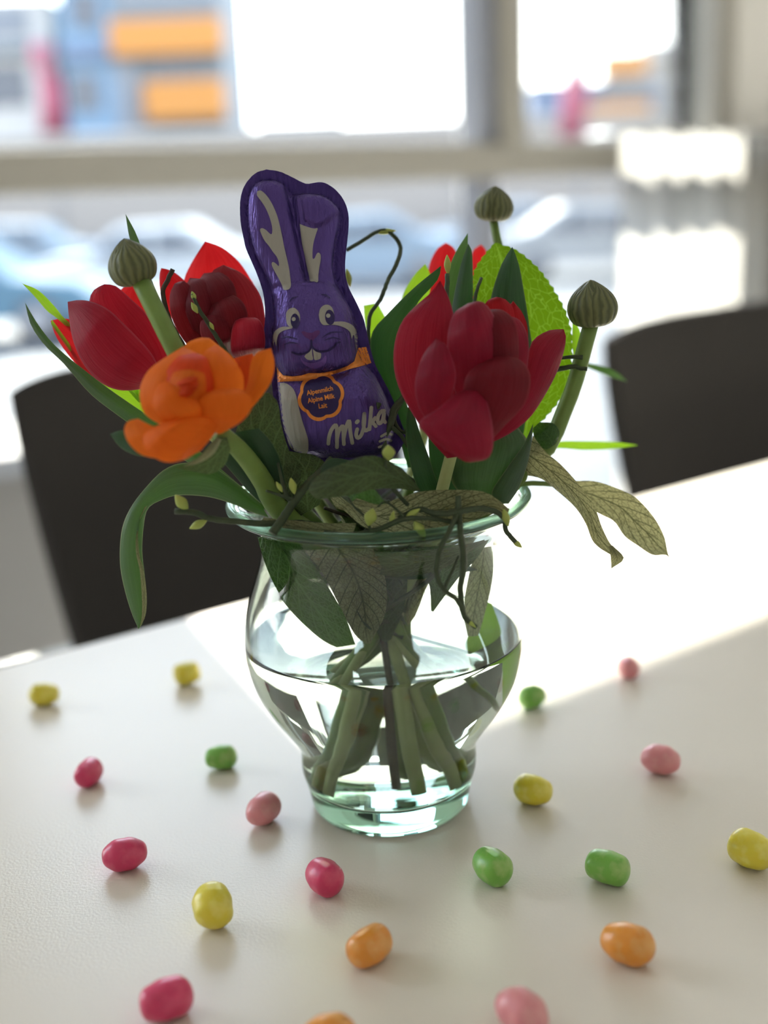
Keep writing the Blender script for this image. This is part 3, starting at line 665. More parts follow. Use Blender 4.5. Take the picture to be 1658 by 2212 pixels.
sheet('sepal', [(380, 1011), (420, 1019), (455, 1024), (485, 1005), (498, 970)], [(380, 1011), (420, 995), (445, 968), (470, 945), (490, 945)], [-.066, -.062, -.056, -.052], M['leaf_mid'], rn_, .2)
sheet('sepal', [(237, 938), (262, 968), (300, 985), (340, 985)], [(237, 938), (262, 930), (300, 935), (350, 950)], [-.052, -.054, -.058, -.058], M['tulip_leaf_dark'], rn_, .15)
sheet('sepal', [(395, 1008), (430, 1000), (462, 980), (478, 950)], [(395, 1008), (432, 985), (452, 962), (470, 945)], [-.068, -.066, -.06, -.056], M['leaf_olive'], rn_, .2)
sheet('leaf', [(560, 850), (545, 870), (530, 905), (510, 935), (560, 1010), (600, 1080)], [(580, 848), (600, 870), (608, 920), (625, 975), (650, 1020), (640, 1085)], [-.036, -.034, -.03, -.028, -.026], M['leaf_mid'], rn_, .12, ruf=.001)
sheet('leaf', [(600, 970), (610, 1010), (620, 1060), (640, 1120)], [(645, 978), (682, 985), (705, 1012), (690, 1090)], [-.020, -.022, -.022, -.022], M['leaf_mid'], rn_, .1, ruf=.001)
sheet('leaf', [(500, 935), (530, 980), (560, 1030), (600, 1100)], [(560, 925), (590, 960), (610, 1010), (625, 1090)], [-.040, -.036, -.03, -.024], M['tulip_leaf_dark'], rn_, .2)
sheet('leaf', [(470, 985), (500, 1020), (540, 1065), (600, 1120)], [(500, 970), (545, 1005), (580, 1050), (620, 1110)], [-.030, -.028, -.026, -.024], M['tulip_leaf_dark'], rn_, .2)

# ================================================================== closed ranunculus buds
def bud(label, top, base, wpx, dy, path, rad, ns=5, stem='stem', seed=0):
    r = empty('ranunculus_bud', label, 'flower bud')
    a, b_ = P(*top, dy), P(*base, dy); ax = (a-b_)*.5; c = (a+b_)/2
    rw = wpx*.5*((c-CAM).dot(fwd))/F
    n1 = ax.normalized(); s1 = n1.cross(Vector((0, 1, 0))).normalized(); s2 = n1.cross(s1)
    prof = [(0, -1), (.45, -.97), (.80, -.80), (.97, -.45), (1.0, -.12), (.90, .22), (.68, .54), (.38, .80), (.13, .97), (0, 1.02)]
    pc = [(max(p.x, 0), p.z) for p in cr([(x, 0, z) for x, z in prof], 22)]
    rows = [[c+ax*z+(s1*cos(t)+s2*sin(t))*(rw*.95*x*(1+.03*cos(5*t+seed))) for t in [2*pi*k/40 for k in range(41)]] for x, z in pc]
    link('bud_core', grid_mesh('bud_core', rows), M['sepal'], r)
    for k in range(ns):                                   # overlapping sepals hugging the core
        t0 = 2*pi*k/ns+seed; rows = []
        for i in range(19):
            u = i/18; x, z = pc[min(int(u*.93*21), 21)]
            x, z = interp([Vector(q) for q in [(a_, b2, 0) for a_, b2 in pc]], u*.95)[:2]
            hw = (.95*(1-max(0, (u-.55)/.45)**1.8)+.02)
            rows.append([c+ax*z+(s1*cos(t0+hw*v)+s2*sin(t0+hw*v))*(rw*(x*(1.0+.075*(1-abs(v)**2)+.05*(k % 2))+.008)) for v in [-1+2*j/10 for j in range(11)]])
        link('sepal', grid_mesh('sepal', rows), M['sepal'], r)
    tube('stem', path, rad, M[stem], r, n=30, sides=12)
    return r
bud('striped green bud rising above the left tulip on a thick stem', (268, 516), (298, 616), 97, -.020, [P(300, 600, -.022), P(325, 650, -.026), P(355, 710, -.03), P(388, 775, -.032), P(470, 930, -.030), NK+Vector((-.02, -.01, 0)), BD, Vector((VX-.015, VY+.018, .014))], [.0034, .0036, .0036, .0034, .0032], seed=.4)
bud('dark striped bud on a bending stem at the right of the bouquet', (1275, 605), (1281, 706), 100, 0.004, [P(1278, 692, .004), P(1262, 750, .004), P(1240, 830, .004), P(1210, 905, .003), P(1165, 985, .002), NK+Vector((.03, .0, .008)), BD+Vector((.006, 0, 0)), Vector((VX+.022, VY+.010, .014))], [.0030, .0033, .0034, .0034, .0030], seed=1.0)
bud('small round bud highest of all, far back in front of the window mullion', (1070, 402), (1063, 479), 76, .060, [P(1064, 470, .060), P(1074, 520, .060), P(1085, 600, .055), P(1060, 850, .03), NK+Vector((.012, .02, .01)), BD+Vector((0, .004, 0)), Vector((VX+.004, VY+.026, .014))], [.0018, .0020, .0024, .0028], seed=2.0)

# ================================================================== leaves of the bouquet
def leaf(label, L_, R_, dd, mat, stem=None, name='leaf', **k):
    r = empty(name+'_sprig', label, 'leaf')
    sheet('blade', L_, R_, dd, M[mat], r, **k)
    if stem: tube('leaf_stalk', stem, [.0010, .0016], M['stem'], r, n=16, sides=8)
    return r
leaf('large round serrated leaf glowing green behind the big tulip', [(1069, 524), (1049, 546), (1027, 578), (1020, 606), (1023, 660), (1040, 740), (1060, 830), (1100, 900), (1135, 955)],
     [(1069, 524), (1109, 537), (1143, 561), (1173, 592), (1199, 631), (1222, 674), (1234, 717), (1236, 756), (1232, 795), (1224, 832), (1206, 868), (1180, 900), (1152, 930), (1140, 960)], [.030, .026, .022, .018, .012], 'leaf_net',
     [P(1138, 955, .012), P(1120, 1040, .006), NK+Vector((.025, .004, 0)), BD], bulge=-.08, ser=2.2, nt_=56, nv=15)
leaf('dark upright pointed leaf in front of the round serrated leaf', [(1106, 533), (1083, 570), (1060, 642), (1050, 720), (1060, 850), (1080, 1000)], [(1106, 533), (1120, 570), (1130, 623), (1142, 700), (1150, 800), (1120, 1000)], [.010, .008, .004, 0, -.004], 'tulip_leaf_dark', bulge=.1, fold=.2)
leaf('pointed green leaf with the tallest tip behind the big tulip', [(1010, 503), (982, 548), (962, 604), (955, 680), (960, 850)], [(1010, 503), (1009, 540), (1000, 600), (990, 680), (1000, 850)], [.022, .018, .012, .006, 0], 'tulip_leaf', bulge=.1)
leaf('folded dark leaf with thin pale edge left of the serrated leaf', [(1011, 526), (995, 570), (978, 650), (970, 720), (980, 860)], [(1011, 526), (1019, 545), (1021, 600), (1021, 660), (1020, 860)], [.018, .012, .006, .002, -.002], 'tulip_leaf_dark', bulge=.25)
leaf('long dark green leaf slanting between bunny and big tulip', [(952, 574), (892, 623), (836, 679), (805, 715), (800, 760), (820, 830), (850, 900), (880, 1010)], [(952, 576), (944, 606), (900, 657), (880, 720), (870, 790), (872, 840), (890, 920), (905, 1010)], [.004, .006, .008, .008, .004], 'tulip_leaf_dark', bulge=.12, nt_=30)
leaf('bright yellow-green leaf behind the slanting dark leaf', [(918, 570), (890, 600), (866, 650), (862, 720), (880, 850)], [(918, 570), (930, 600), (925, 660), (920, 740), (910, 850)], [.040, .038, .036, .030, .02], 'leaf_bright', bulge=.15)
leaf('small bright leaf peeking out right of the bunny ears', [(785, 660), (788, 700), (800, 760), (830, 860), (850, 960)], [(815, 655), (838, 700), (850, 760), (862, 860), (870, 960)], [.036, .034, .03, .02, .01], 'leaf_bright', bulge=.15)
leaf('bright green leaf between the bunny base and the big tulip', [(845, 790), (838, 830), (850, 880), (862, 950)], [(850, 790), (866, 815), (872, 870), (885, 950)], [.022, .02, .016, .01], 'leaf_bright', bulge=.1)
leaf('slim dark leaf standing behind the left striped bud', [(271, 462), (279, 512), (300, 590), (330, 680), (375, 790), (480, 960), (590, 1090)], [(271, 462), (297, 512), (322, 590), (355, 670), (395, 770), (510, 950), (610, 1080)], [.000, -.004, -.010, -.016, -.02], 'tulip_leaf', bulge=.15, nt_=34)
leaf('dark upright leaf under the big tulip, left one', [(880, 880), (876, 930), (882, 985), (900, 1050), (930, 1090)], [(890, 880), (905, 930), (925, 985), (945, 1045), (960, 1090)], [-.014, -.02, -.022, -.02], 'tulip_leaf_dark', bulge=.2)
leaf('broad mid-green leaf under the big tulip', [(1000, 930), (975, 985), (972, 1030), (990, 1062), (1030, 1085)], [(1120, 925), (1140, 960), (1125, 1020), (1085, 1065), (1060, 1085)], [-.012, -.02, -.024, -.024], 'tulip_leaf', bulge=.15)
leaf('leaf with sharp folded edge under the right petals of the big tulip', [(1151, 915), (1130, 960), (1095, 1010), (1062, 1062), (1070, 1088)], [(1151, 915), (1147, 960), (1138, 1005), (1120, 1055), (1098, 1088)], [-.016, -.024, -.030, -.030], 'tulip_leaf', bulge=.3)
leaf('dark narrow leaf behind the stem of the big tulip', [(930, 900), (925, 960), (935, 1030), (960, 1100)], [(975, 900), (985, 960), (990, 1030), (990, 1100)], [-.008, -.012, -.014, -.012], 'tulip_leaf_dark', bulge=.1)
leaf('grey-green veined leaf hanging to the right, twisted short one', [(1345, 1208), (1316, 1197), (1282, 1172), (1264, 1130), (1240, 1094), (1200, 1058), (1168, 1034), (1132, 1026)],
     [(1345, 1208), (1322, 1180), (1312, 1165), (1298, 1135), (1282, 1091), (1250, 1047), (1210, 1003), (1178, 976), (1150, 940)], [-.030, -.028, -.022, -.014, -.004], 'leaf_olive', [P(1142, 985, -.006), P(1110, 1060, -.004), BD+Vector((.008, 0, .02))], bulge=.22, ruf=.0012, nt_=40, nv=15)
leaf('curled brown-green tip of the twisted hanging leaf', [(1320, 1230), (1318, 1200), (1314, 1180)], [(1320, 1228), (1347, 1206), (1322, 1178)], [-.032, -.031, -.030], 'leaf_olive', bulge=.1, nt_=8)
leaf('grey-green veined leaf hanging farthest right', [(1455, 1226), (1440, 1200), (1409, 1199), (1377, 1179), (1348, 1158), (1326, 1127), (1298, 1112), (1262, 1092), (1200, 1055)],
     [(1455, 1226), (1442, 1195), (1434, 1159), (1413, 1119), (1377, 1079), (1337, 1057), (1286, 1040), (1242, 1039), (1190, 1040)], [-.010, -.008, -.004, .002, .004], 'leaf_olive', [P(1200, 1047, .004), P(1140, 1045, .002), P(1090, 1070, .0), BD+Vector((.008, 0, .02))], bulge=.2, ruf=.0012, nt_=40, nv=15)
leaf('small round green leaf at the foot of the right bud stem', [(1150, 925), (1155, 950), (1175, 970), (1190, 968)], [(1165, 912), (1195, 915), (1208, 935), (1200, 960)], [.0, -.004, -.002, 0], 'leaf_deep', bulge=.15)
leaf('thin blade sticking out sideways to the right below the bud', [(1378, 962), (1320, 970), (1260, 972), (1190, 970), (1120, 1000)], [(1378, 962), (1330, 955), (1260, 953), (1195, 956), (1115, 985)], [.050, .05, .04, .03, .02], 'leaf_bright', bulge=.1)
leaf('faint narrow leaf far back at the right of the bud stem', [(1355, 825), (1320, 815), (1270, 795), (1235, 785)], [(1355, 825), (1325, 800), (1275, 785), (1235, 780)], [.09, .08, .07, .05], 'leaf_deep', bulge=.1)
leaf('leaf tip peeking out between the serrated leaf and the bud stem', [(1236, 690), (1235, 740), (1236, 790), (1205, 880)], [(1238, 690), (1253, 720), (1250, 760), (1222, 870)], [.020, .018, .016, .012], 'leaf_bright', bulge=.1)
dl = leaf('long tulip leaf bending over the rim and drooping at far left', [(299, 1359), (284, 1324), (270, 1278), (260, 1228), (259, 1178), (266, 1132), (286, 1090), (320, 1047), (355, 1014), (394, 1000), (450, 1004), (500, 1035), (560, 1085)],
     [(299, 1359), (309, 1344), (316, 1305), (313, 1247), (307, 1189), (311, 1131), (320, 1098), (347, 1081), (386, 1070), (451, 1074), (506, 1090), (540, 1105), (580, 1118)], [-.030, -.034, -.034, -.028, -.022, -.018], 'tulip_leaf', bulge=.25, nt_=44, nv=13)
sheet('turned_edge', [(301, 1357), (314, 1330), (317, 1290), (311, 1235), (300, 1190), (300, 1130), (318, 1092)], [(301, 1357), (306, 1330), (306, 1290), (302, 1235), (293, 1190), (296, 1135), (312, 1096)], [-.031, -.037, -.037, -.033], M['leaf_olive'], dl, .3, nt_=24, nv=5)
leaf('smooth green leaf arching at the front below the bunny', [(666, 1062), (684, 1078), (707, 1076), (742, 1072), (773, 1066), (797, 1058), (844, 1055), (883, 1059), (905, 1062)],
     [(666, 1058), (674, 1040), (703, 1016), (737, 1002), (765, 991), (789, 985), (812, 985), (838, 995), (868, 1013), (892, 1038), (908, 1060)], [-.058, -.062, -.060, -.052, -.040], 'leaf_mid', bulge=.25, nt_=36, nv=13)
leaf('second darker leaf behind the arching front leaf', [(676, 1050), (700, 1030), (740, 1020), (780, 1030)], [(676, 1045), (690, 1015), (715, 990), (760, 995)], [-.040, -.036, -.032, -.030], 'tulip_leaf_dark', bulge=.2)
leaf('olive veined leaf lying along the front inside of the rim', [(1092, 1122), (1060, 1110), (1010, 1130), (940, 1145), (860, 1150), (790, 1140), (740, 1100)], [(1100, 1100), (1078, 1082), (1043, 1062), (979, 1058), (915, 1061), (862, 1075), (820, 1090), (770, 1076)], [-.046, -.044, -.042, -.042, -.040], 'leaf_olive', bulge=-.12, ruf=.001, nt_=36, nv=13)
leaf('olive leaf beneath the twigs at the left front of the rim', [(560, 1128), (620, 1148), (700, 1160), (760, 1158)], [(570, 1118), (640, 1125), (710, 1130), (770, 1130)], [-.040, -.046, -.046, -.044], 'leaf_olive', bulge=.1)
leaf('large veined leaf seen through the neck glass on the left', [(771, 1410), (712, 1392), (660, 1352), (615, 1300), (588, 1255), (568, 1205), (556, 1160)], [(775, 1410), (760, 1370), (745, 1330), (718, 1280), (690, 1235), (665, 1190), (650, 1150)], [-.006, -.022, -.030, -.032, -.030], 'leaf_deep', [P(772, 1405, -.006), BD], bulge=.12, nt_=30, nv=11)
leaf('pale underside of a leaf pressed against the neck glass', [(790, 1390), (765, 1370), (735, 1310), (700, 1240), (660, 1180)], [(800, 1390), (830, 1330), (835, 1270), (820, 1210), (800, 1160)], [-.012, -.026, -.034, -.038, -.036], 'leaf_olive', bulge=.1, nt_=24)
leaf('bright green leaf inside the right of the vase bowl', [(1025, 1505), (1010, 1470), (1012, 1420), (1030, 1360), (1050, 1300)], [(1028, 1505), (1065, 1470), (1088, 1420), (1085, 1370), (1062, 1305)], [.0, .004, .004, .0, -.004], 'leaf_bright', [P(1026, 1500, .0), P(960, 1440, -.002), BD], bulge=.1)
leaf('grey-green leaf folded inside the right of the neck', [(1010, 1380), (1000, 1320), (1010, 1240), (1030, 1180)], [(1030, 1380), (1050, 1310), (1060, 1250), (1060, 1180)], [-.006, -.01, -.012, -.012], 'leaf_olive', bulge=.15)
leaf('broad olive leaf folded across the front of the vase neck', [(690, 1170), (760, 1175), (850, 1180), (950, 1175), (1040, 1160)], [(690, 1175), (770, 1225), (860, 1245), (960, 1225), (1040, 1165)], [-.030, -.036, -.038, -.036, -.026], 'leaf_mid', bulge=.05)
leaf('dark leaf behind the folded one in the right of the neck', [(870, 1165), (900, 1200), (925, 1260), (930, 1320)], [(1050, 1160), (1030, 1200), (985, 1250), (935, 1322)], [-.020, -.022, -.02, -.012], 'leaf_deep', bulge=.1)
leaf('dark leaf hanging in the middle of the neck above the water', [(700, 1165), (740, 1240), (790, 1320), (830, 1400)], [(880, 1165), (880, 1240), (870, 1320), (835, 1402)], [-.012, -.014, -.012, -.006], 'leaf_deep', bulge=.1)
# crowded small leaves filling the neck and mouth of the vase
R = random.Random(11)
for k in range(36):
    a = R.uniform(0, 2*pi); r1 = R.uniform(.020, .040); z1 = R.uniform(.118, .150); wd = R.uniform(.006, .013)
    if k > 15: z1 = R.uniform(.104, .124); a = R.uniform(-2.9, -.3); r1 = R.uniform(.034, .041); wd = R.uniform(.010, .015)
    base = BD+Vector((R.uniform(-.008, .008), R.uniform(-.008, .008), R.uniform(.0, .014)))
    tip = Vector((VX+r1*cos(a), VY+r1*sin(a), z1)); ctl = base.lerp(tip, .5)+Vector((-.006*cos(a), -.006*sin(a), .006))
    side = Vector((-sin(a+R.uniform(-.6, .6)), cos(a), R.uniform(-.3, .3))).normalized(); nrm = side.cross(tip-base).normalized()
    rows = []
    cpts = cr([base, ctl, tip], 15)
    for i, c in enumerate(cpts):
        wv = wd*sin(pi*min(1, (i/14)**.9))**.8+.0003
        rows.append([c+side*wv*v-nrm*.3*wv*(1-v*v) for v in (-1, -.66, -.33, 0, .33, .66, 1)])
    rows = rows[::-1]
    o = link('filler_leaf', grid_mesh('filler_leaf', rows), M[R.choice(['leaf_deep', 'leaf_mid', 'tulip_leaf_dark', 'leaf_deep', 'leaf_olive'])])
    tag(o, 'small green leaf crowded with others in the neck of the vase', 'leaf', 'small leaves filling the vase neck')

# ================================================================== twigs and bare stems
def twig(label, pts, rad, buds=(), mat='twig', side=(), group=None):
    r = empty('twig', label, 'twig', group)
    rr = random.Random(len(pts)); c = cr([P(*p) for p in pts], len(pts)*6)
    c = [q+Vector((rr.uniform(-1, 1), rr.uniform(-1, 1), rr.uniform(-1, 1)))*.00010 for q in c]
    tube('branch', c, rad, M[mat], r, n=len(c), sides=8)
    for s_ in side: tube('side_branch', [P(*p) for p in s_], [rad[-1]*.9, rad[-1]*.5], M[mat], r, n=14, sides=6)
    for (x, y, d, lx, ly, wd) in buds:
        a = P(x-lx/2, y-ly/2, d); b_ = P(x+lx/2, y+ly/2, d); ax = (b_-a)/2
        s1 = ax.cross(Vector((0, 1, 0))).normalized()*wd*.5*.00018; s2 = ax.normalized().cross(s1.normalized())*wd*.4*.00018
        blob('leaf_bud', (a+b_)/2, (ax, s1, s2), M['bud_green'], r, pw=2, seg=12, rings=12, point=.55)
    return r
twig('budding twig reaching out over the left of the rim', [(378, 1104, -.05), (421, 1107, -.05), (452, 1120, -.048), (513, 1127, -.046), (567, 1131, -.044), (645, 1130, -.040), (702, 1138, -.036), (760, 1150, -.03)], [.0011, .0012, .0013], [(392, 1086, -.05, 28, 34, 24), (428, 1133, -.049, 38, -18, 18)])
twig('short thick twig with cut end crossing the left rim', [(588, 1152, -.050), (612, 1118, -.046), (637, 1081, -.042), (665, 1045, -.040), (690, 1020, -.036), (715, 990, -.03)], [.0016, .0015, .0010], [(632, 1050, -.044, -8, -36, 16), (603, 1052, -.044, 14, 24, 10)], side=[[(637, 1081, -.042), (600, 1068, -.044), (575, 1060, -.046)], [(630, 1090, -.042), (612, 1050, -.04), (600, 1000, -.036)]])
twig('looping willow twig hanging down in front of the vase neck, left strand', [(989, 1072, -.052), (985, 1110, -.054), (968, 1150, -.060), (951, 1183, -.062), (942, 1224, -.062), (945, 1250, -.062), (959, 1276, -.062), (977, 1287, -.062), (990, 1302, -.062), (1003, 1330, -.062)], [.0009, .0010, .0008], side=[[(958, 1275, -.062), (966, 1255, -.06), (980, 1225, -.058), (990, 1200, -.056)]])
twig('straight willow twig hanging down in front of the vase neck, right strand', [(989, 1072, -.050), (991, 1110, -.053), (994, 1150, -.059), (1000, 1196, -.061), (999, 1239, -.061), (994, 1265, -.061), (996, 1295, -.061), (1003, 1332, -.061), (1027, 1354, -.06)], [.0010, .0012, .0009], [(1016, 1346, -.061, 24, 20, 9)])
twig('dark twig arching behind the bunny ears on the right', [(748, 541, .035), (780, 522, .035), (805, 506, .035), (830, 497, .035), (852, 512, .035), (865, 536, .035), (856, 570, .030), (838, 605, .025), (822, 645, .02), (797, 690, .015), (800, 780, .01), (830, 900, .0)], [.0008, .0009, .0008, .0011], [(830, 500, .035, 50, -4, 14), (752, 600, .035, 8, 40, 16)], 'twig')
twig('thin twig curling along the right of the rim', [(860, 1120, -.050), (905, 1100, -.05), (940, 1110, -.052), (985, 1106, -.054), (1030, 1099, -.05), (1065, 1103, -.048), (1087, 1118, -.046)], [.0010, .0012, .0009], [(1092, 1118, -.047, 10, 38, 16)])
twig('twig with yellow-green buds in the middle of the rim', [(700, 1150, -.050), (760, 1155, -.052), (820, 1142, -.053), (870, 1122, -.054), (930, 1120, -.054), (985, 1128, -.05)], [.0008, .0010, .0007], [(800, 1117, -.054, -10, 38, 26), (905, 1143, -.055, 22, 34, 22), (847, 1120, -.053, 6, -34, 12), (890, 1110, -.053, -34, 22, 14)], side=[[(800, 1148, -.053), (790, 1120, -.052), (765, 1095, -.048), (752, 1075, -.045)], [(880, 1122, -.054), (835, 1085, -.05), (815, 1095, -.05)]])
twig('brown twig tip in front of the dark double tulip', [(373, 582, -.006), (362, 606, -.006), (352, 634, -.004), (370, 700, .0), (430, 800, .0)], [.0009, .0010, .0008], (), 'twig_brown')
twig('green twig with tiny buds across the dark double tulip', [(415, 635, -.016), (428, 665, -.016), (445, 692, -.014), (460, 715, -.012), (500, 780, -.01)], [.0007, .0008, .0009], [(418, 640, -.016, -8, -22, 11), (420, 665, -.017, 14, 24, 12), (457, 704, -.014, 10, 18, 8)])
twig('bud-tipped twig rising between the pointed leaves', [(966, 592, .002), (965, 620, .0), (960, 700, -.004), (955, 800, -.006)], [.0009, .0011], [(966, 572, .002, -2, -44, 15)])
twig('pair of little dark twig ends crossing the right bud stem', [(1268, 797, -.002), (1250, 795, -.001), (1236, 792, .0), (1190, 800, .004)], [.0008, .0011], (), 'twig', side=[[(1258, 772, -.001), (1236, 771, .0), (1200, 775, .003)]])
twig('pale round bud on a thin stalk in front of the bunny base', [(838, 985, -.058), (832, 1010, -.056), (845, 1050, -.05), (880, 1090, -.045)], [.0006, .0008], [(839, 978, -.058, 2, 34, 26)])
twig('dark twisted twig tangle right of the bunny base', [(885, 840, -.012), (868, 862, -.014), (850, 885, -.016), (842, 920, -.018), (828, 950, -.018), (835, 1000, -.02)], [.0012, .0013, .0012], (), 'twig', side=[[(868, 862, -.014), (850, 905, -.016), (872, 935, -.016), (890, 900, -.014)], [(842, 920, -.018), (865, 940, -.018), (880, 965, -.016)], [(818, 870, -.02), (808, 900, -.02), (812, 930, -.02), (825, 950, -.018)]])
twig('small twig standing in front of the serrated leaf', [(1040, 600, .010), (1030, 625, .008), (1024, 655, .006), (1020, 720, .004)], [.0006, .0009], ())
twig('bluish drooping bud twig at the right end of the rim', [(1075, 1095, -.035), (1088, 1120, -.036), (1092, 1145, -.036), (1112, 1170, -.036)], [.0008, .0009], [(1116, 1174, -.036, 22, 18, 12)])
# tangled fine twigs in the neck
R = random.Random(5)
for k in range(11):
    a = R.uniform(0, 2*pi); pts = [BD+Vector((R.uniform(-.01, .01), R.uniform(-.01, .01), R.uniform(-.012, .01)))]
    for j in range(4):
        a += R.uniform(-1.2, 1.2); rr_ = R.uniform(.008, .036)*(1 if j else .6)
        pts.append(Vector((VX+rr_*cos(a), VY+rr_*sin(a), .092+.014*j+R.uniform(-.008, .008))))
    o = tube('fine_twig', pts, [.0010, .0007], M[R.choice(['twig', 'twig', 'twig_brown'])], None, n=30, sides=6)
    tag(o, 'fine dark twig tangled with others inside the vase neck', 'twig', 'fine twigs tangled in the vase neck')
# cut stems standing in the water
R = random.Random(3)
for k, (ang, ft, rad, m) in enumerate([(215, .027, .0024, 'stem_pale'), (300, .020, .0028, 'stem_pale'), (345, .027, .0024, 'stem'), (75, .020, .0022, 'stem'), (285, .008, .0016, 'twig_brown')]):
    a = radians(ang); top = Vector((VX-.016*cos(a), VY-.016*sin(a), .122))
    o = tube('cut_stem', [top, BD+Vector((R.uniform(-.006, .006), R.uniform(-.006, .006), .008)), Vector((VX+ft*cos(a), VY+ft*sin(a), .0135))], [rad*.9, rad], M[m], None, n=22, sides=12)
    tag(o, 'green cut stem standing in the vase water', 'stem', 'cut stems in the vase water')

# ================================================================== foil-wrapped chocolate bunny
bn = empty('chocolate_bunny', 'purple foil-wrapped chocolate bunny standing in the middle of the bouquet', 'chocolate')
BNrm = Vector((.03, -cos(radians(10)), sin(radians(10)))).normalized()
BOrg = P(700, 720, -.004)
def BP(X, Y, h=0.0):
    """bunny drawing units (3.252 per pixel of the photo) -> point on its plane raised by h metres"""
    d = ray(480+X/3.252, 340+Y/3.252); p = CAM+d*((BOrg-CAM).dot(BNrm)/d.dot(BNrm)); return p+BNrm*h
U_ = .0000545
OUT = [(310, 86), (240, 108), (185, 158), (147, 220), (127, 300), (125, 400), (132, 480), (150, 570), (166, 640), (200, 720), (235, 800), (265, 880), (288, 960), (298, 1040), (300, 1120), (294, 1200), (290, 1290), (300, 1370), (322, 1450), (345, 1560),
       (358, 1680), (378, 1800), (405, 1920), (450, 2040), (520, 2110), (640, 2150), (800, 2160), (960, 2160), (1110, 2150), (1200, 2110), (1260, 2030), (1285, 1950), (1250, 1850), (1205, 1720), (1165, 1630), (1120, 1545), (1080, 1470), (1055, 1400), (1032, 1310), (1012, 1220),
       (990, 1130), (960, 1060), (925, 990), (888, 915), (868, 840), (862, 770), (866, 690), (876, 600), (886, 500), (886, 410), (868, 335), (832, 270), (785, 220), (740, 190), (690, 174), (640, 181), (588, 186), (540, 166), (480, 135), (400, 100)]
INN = [(305, 156), (240, 178), (196, 240), (178, 330), (180, 450), (196, 560), (230, 680), (278, 780), (318, 870), (345, 950), (360, 1040), (362, 1130), (352, 1220), (350, 1310), (362, 1410), (375, 1500), (388, 1620), (404, 1760), (430, 1900), (470, 2010), (540, 2080), (660, 2110),
       (860, 2115), (1060, 2100), (1150, 2060), (1200, 1970), (1208, 1880), (1180, 1770), (1140, 1660), (1090, 1560), (1040, 1490), (985, 1420), (955, 1340), (950, 1250), (940, 1170), (912, 1080), (860, 990), (815, 900), (792, 820), (788, 720), (802, 610), (822, 520), (832, 430), (818, 368),
       (770, 310), (700, 268), (600, 257), (505, 262), (470, 238), (430, 190), (380, 162)]
def dseg(X, Y, poly):
    d = np.full(X.shape, 1e9)
    for (ax, ay), (bx, by) in zip(poly, poly[1:]+poly[:1]):
        vx, vy = bx-ax, by-ay; t = np.clip(((X-ax)*vx+(Y-ay)*vy)/(vx*vx+vy*vy), 0, 1)
        d = np.minimum(d, np.hypot(X-ax-t*vx, Y-ay-t*vy))
    return d
def dline(X, Y, pl):
    d = np.full(X.shape, 1e9)
    for (ax, ay), (bx, by) in zip(pl, pl[1:]):
        vx, vy = bx-ax, by-ay; t = np.clip(((X-ax)*vx+(Y-ay)*vy)/(vx*vx+vy*vy), 0, 1)
        d = np.minimum(d, np.hypot(X-ax-t*vx, Y-ay-t*vy))
    return d
def inside(X, Y, poly):
    c = np.zeros(X.shape, bool)
    for (ax, ay), (bx, by) in zip(poly, poly[1:]+poly[:1]):
        if ay == by: continue
        c ^= ((ay > Y) != (by > Y)) & (X < (bx-ax)*(Y-ay)/(by-ay)+ax)
    return c
def smoothp(poly, n):
    return [(p.x, p.y) for p in cr([(a, b_, 0) for a, b_ in poly+[poly[0]]], n+1)][:-1]
OUTs, INNs = smoothp(OUT, 240), smoothp(INN, 200)
def H(X, Y):
    X = np.asarray(X, float); Y = np.asarray(Y, float)
    d = dseg(X, Y, INNs); ins = inside(X, Y, INNs)
    Hb = np.interp(Y, [150, 500, 800, 950, 1200, 1450, 1520, 1700, 2100], [95, 90, 90, 150, 230, 210, 170, 260, 240])
    t = np.clip(d/(Hb*.85+20), 0, 1); h = Hb*np.sqrt(1-(1-t)**2)
    def g(cx, cy, sx_, sy_, amp): return amp*np.exp(-((X-cx)/sx_)**2-((Y-cy)/sy_)**2)
    h = h+g(560, 1330, 95, 70, 38)+g(740, 1320, 95, 75, 38)+g(650, 1250, 50, 40, 20)+g(640, 1420, 90, 50, 15)+g(960, 1700, 170, 190, 55)+g(640, 1030, 180, 70, 15)
    h = h-46*np.exp(-(dline(X, Y, [(470, 240), (505, 420), (545, 620), (600, 850)])/26)**2)
    h = h-40*np.exp(-(dline(X, Y, [(370, 1480), (430, 1555), (600, 1555), (820, 1520), (960, 1440), (1040, 1390)])/30)**2)
    h = h-14*np.exp(-(dline(X, Y, [(380, 930), (500, 885), (620, 860), (740, 870), (830, 930)])/20)**2)
    fl = dline(X, Y, [(540, 380), (560, 460), (640, 512), (720, 500), (800, 430)]); ab = (Y < np.interp(X, [540, 640, 720, 800, 840], [420, 512, 500, 430, 400])) & (X > 500)
    h = h+np.where(ab, 30*np.clip(fl/40, 0, 1)*np.clip((X-500)/80, 0, 1), 0)
    h = h+1.6*np.sin(X*.09+3*np.sin(Y*.011))*np.clip(d/60, 0, 1)
    rib = 3.5*np.sin(np.arctan2(Y-900, X-600)*150)*(~ins)
    sd_ = np.where(ins, d, -d)
    return np.where(ins, np.maximum(h, 0)*np.clip(d/10, 0, 1)-6*np.exp(-(d/8)**2), rib+3*np.clip(-sd_/30, 0, 1))*U_*1.0
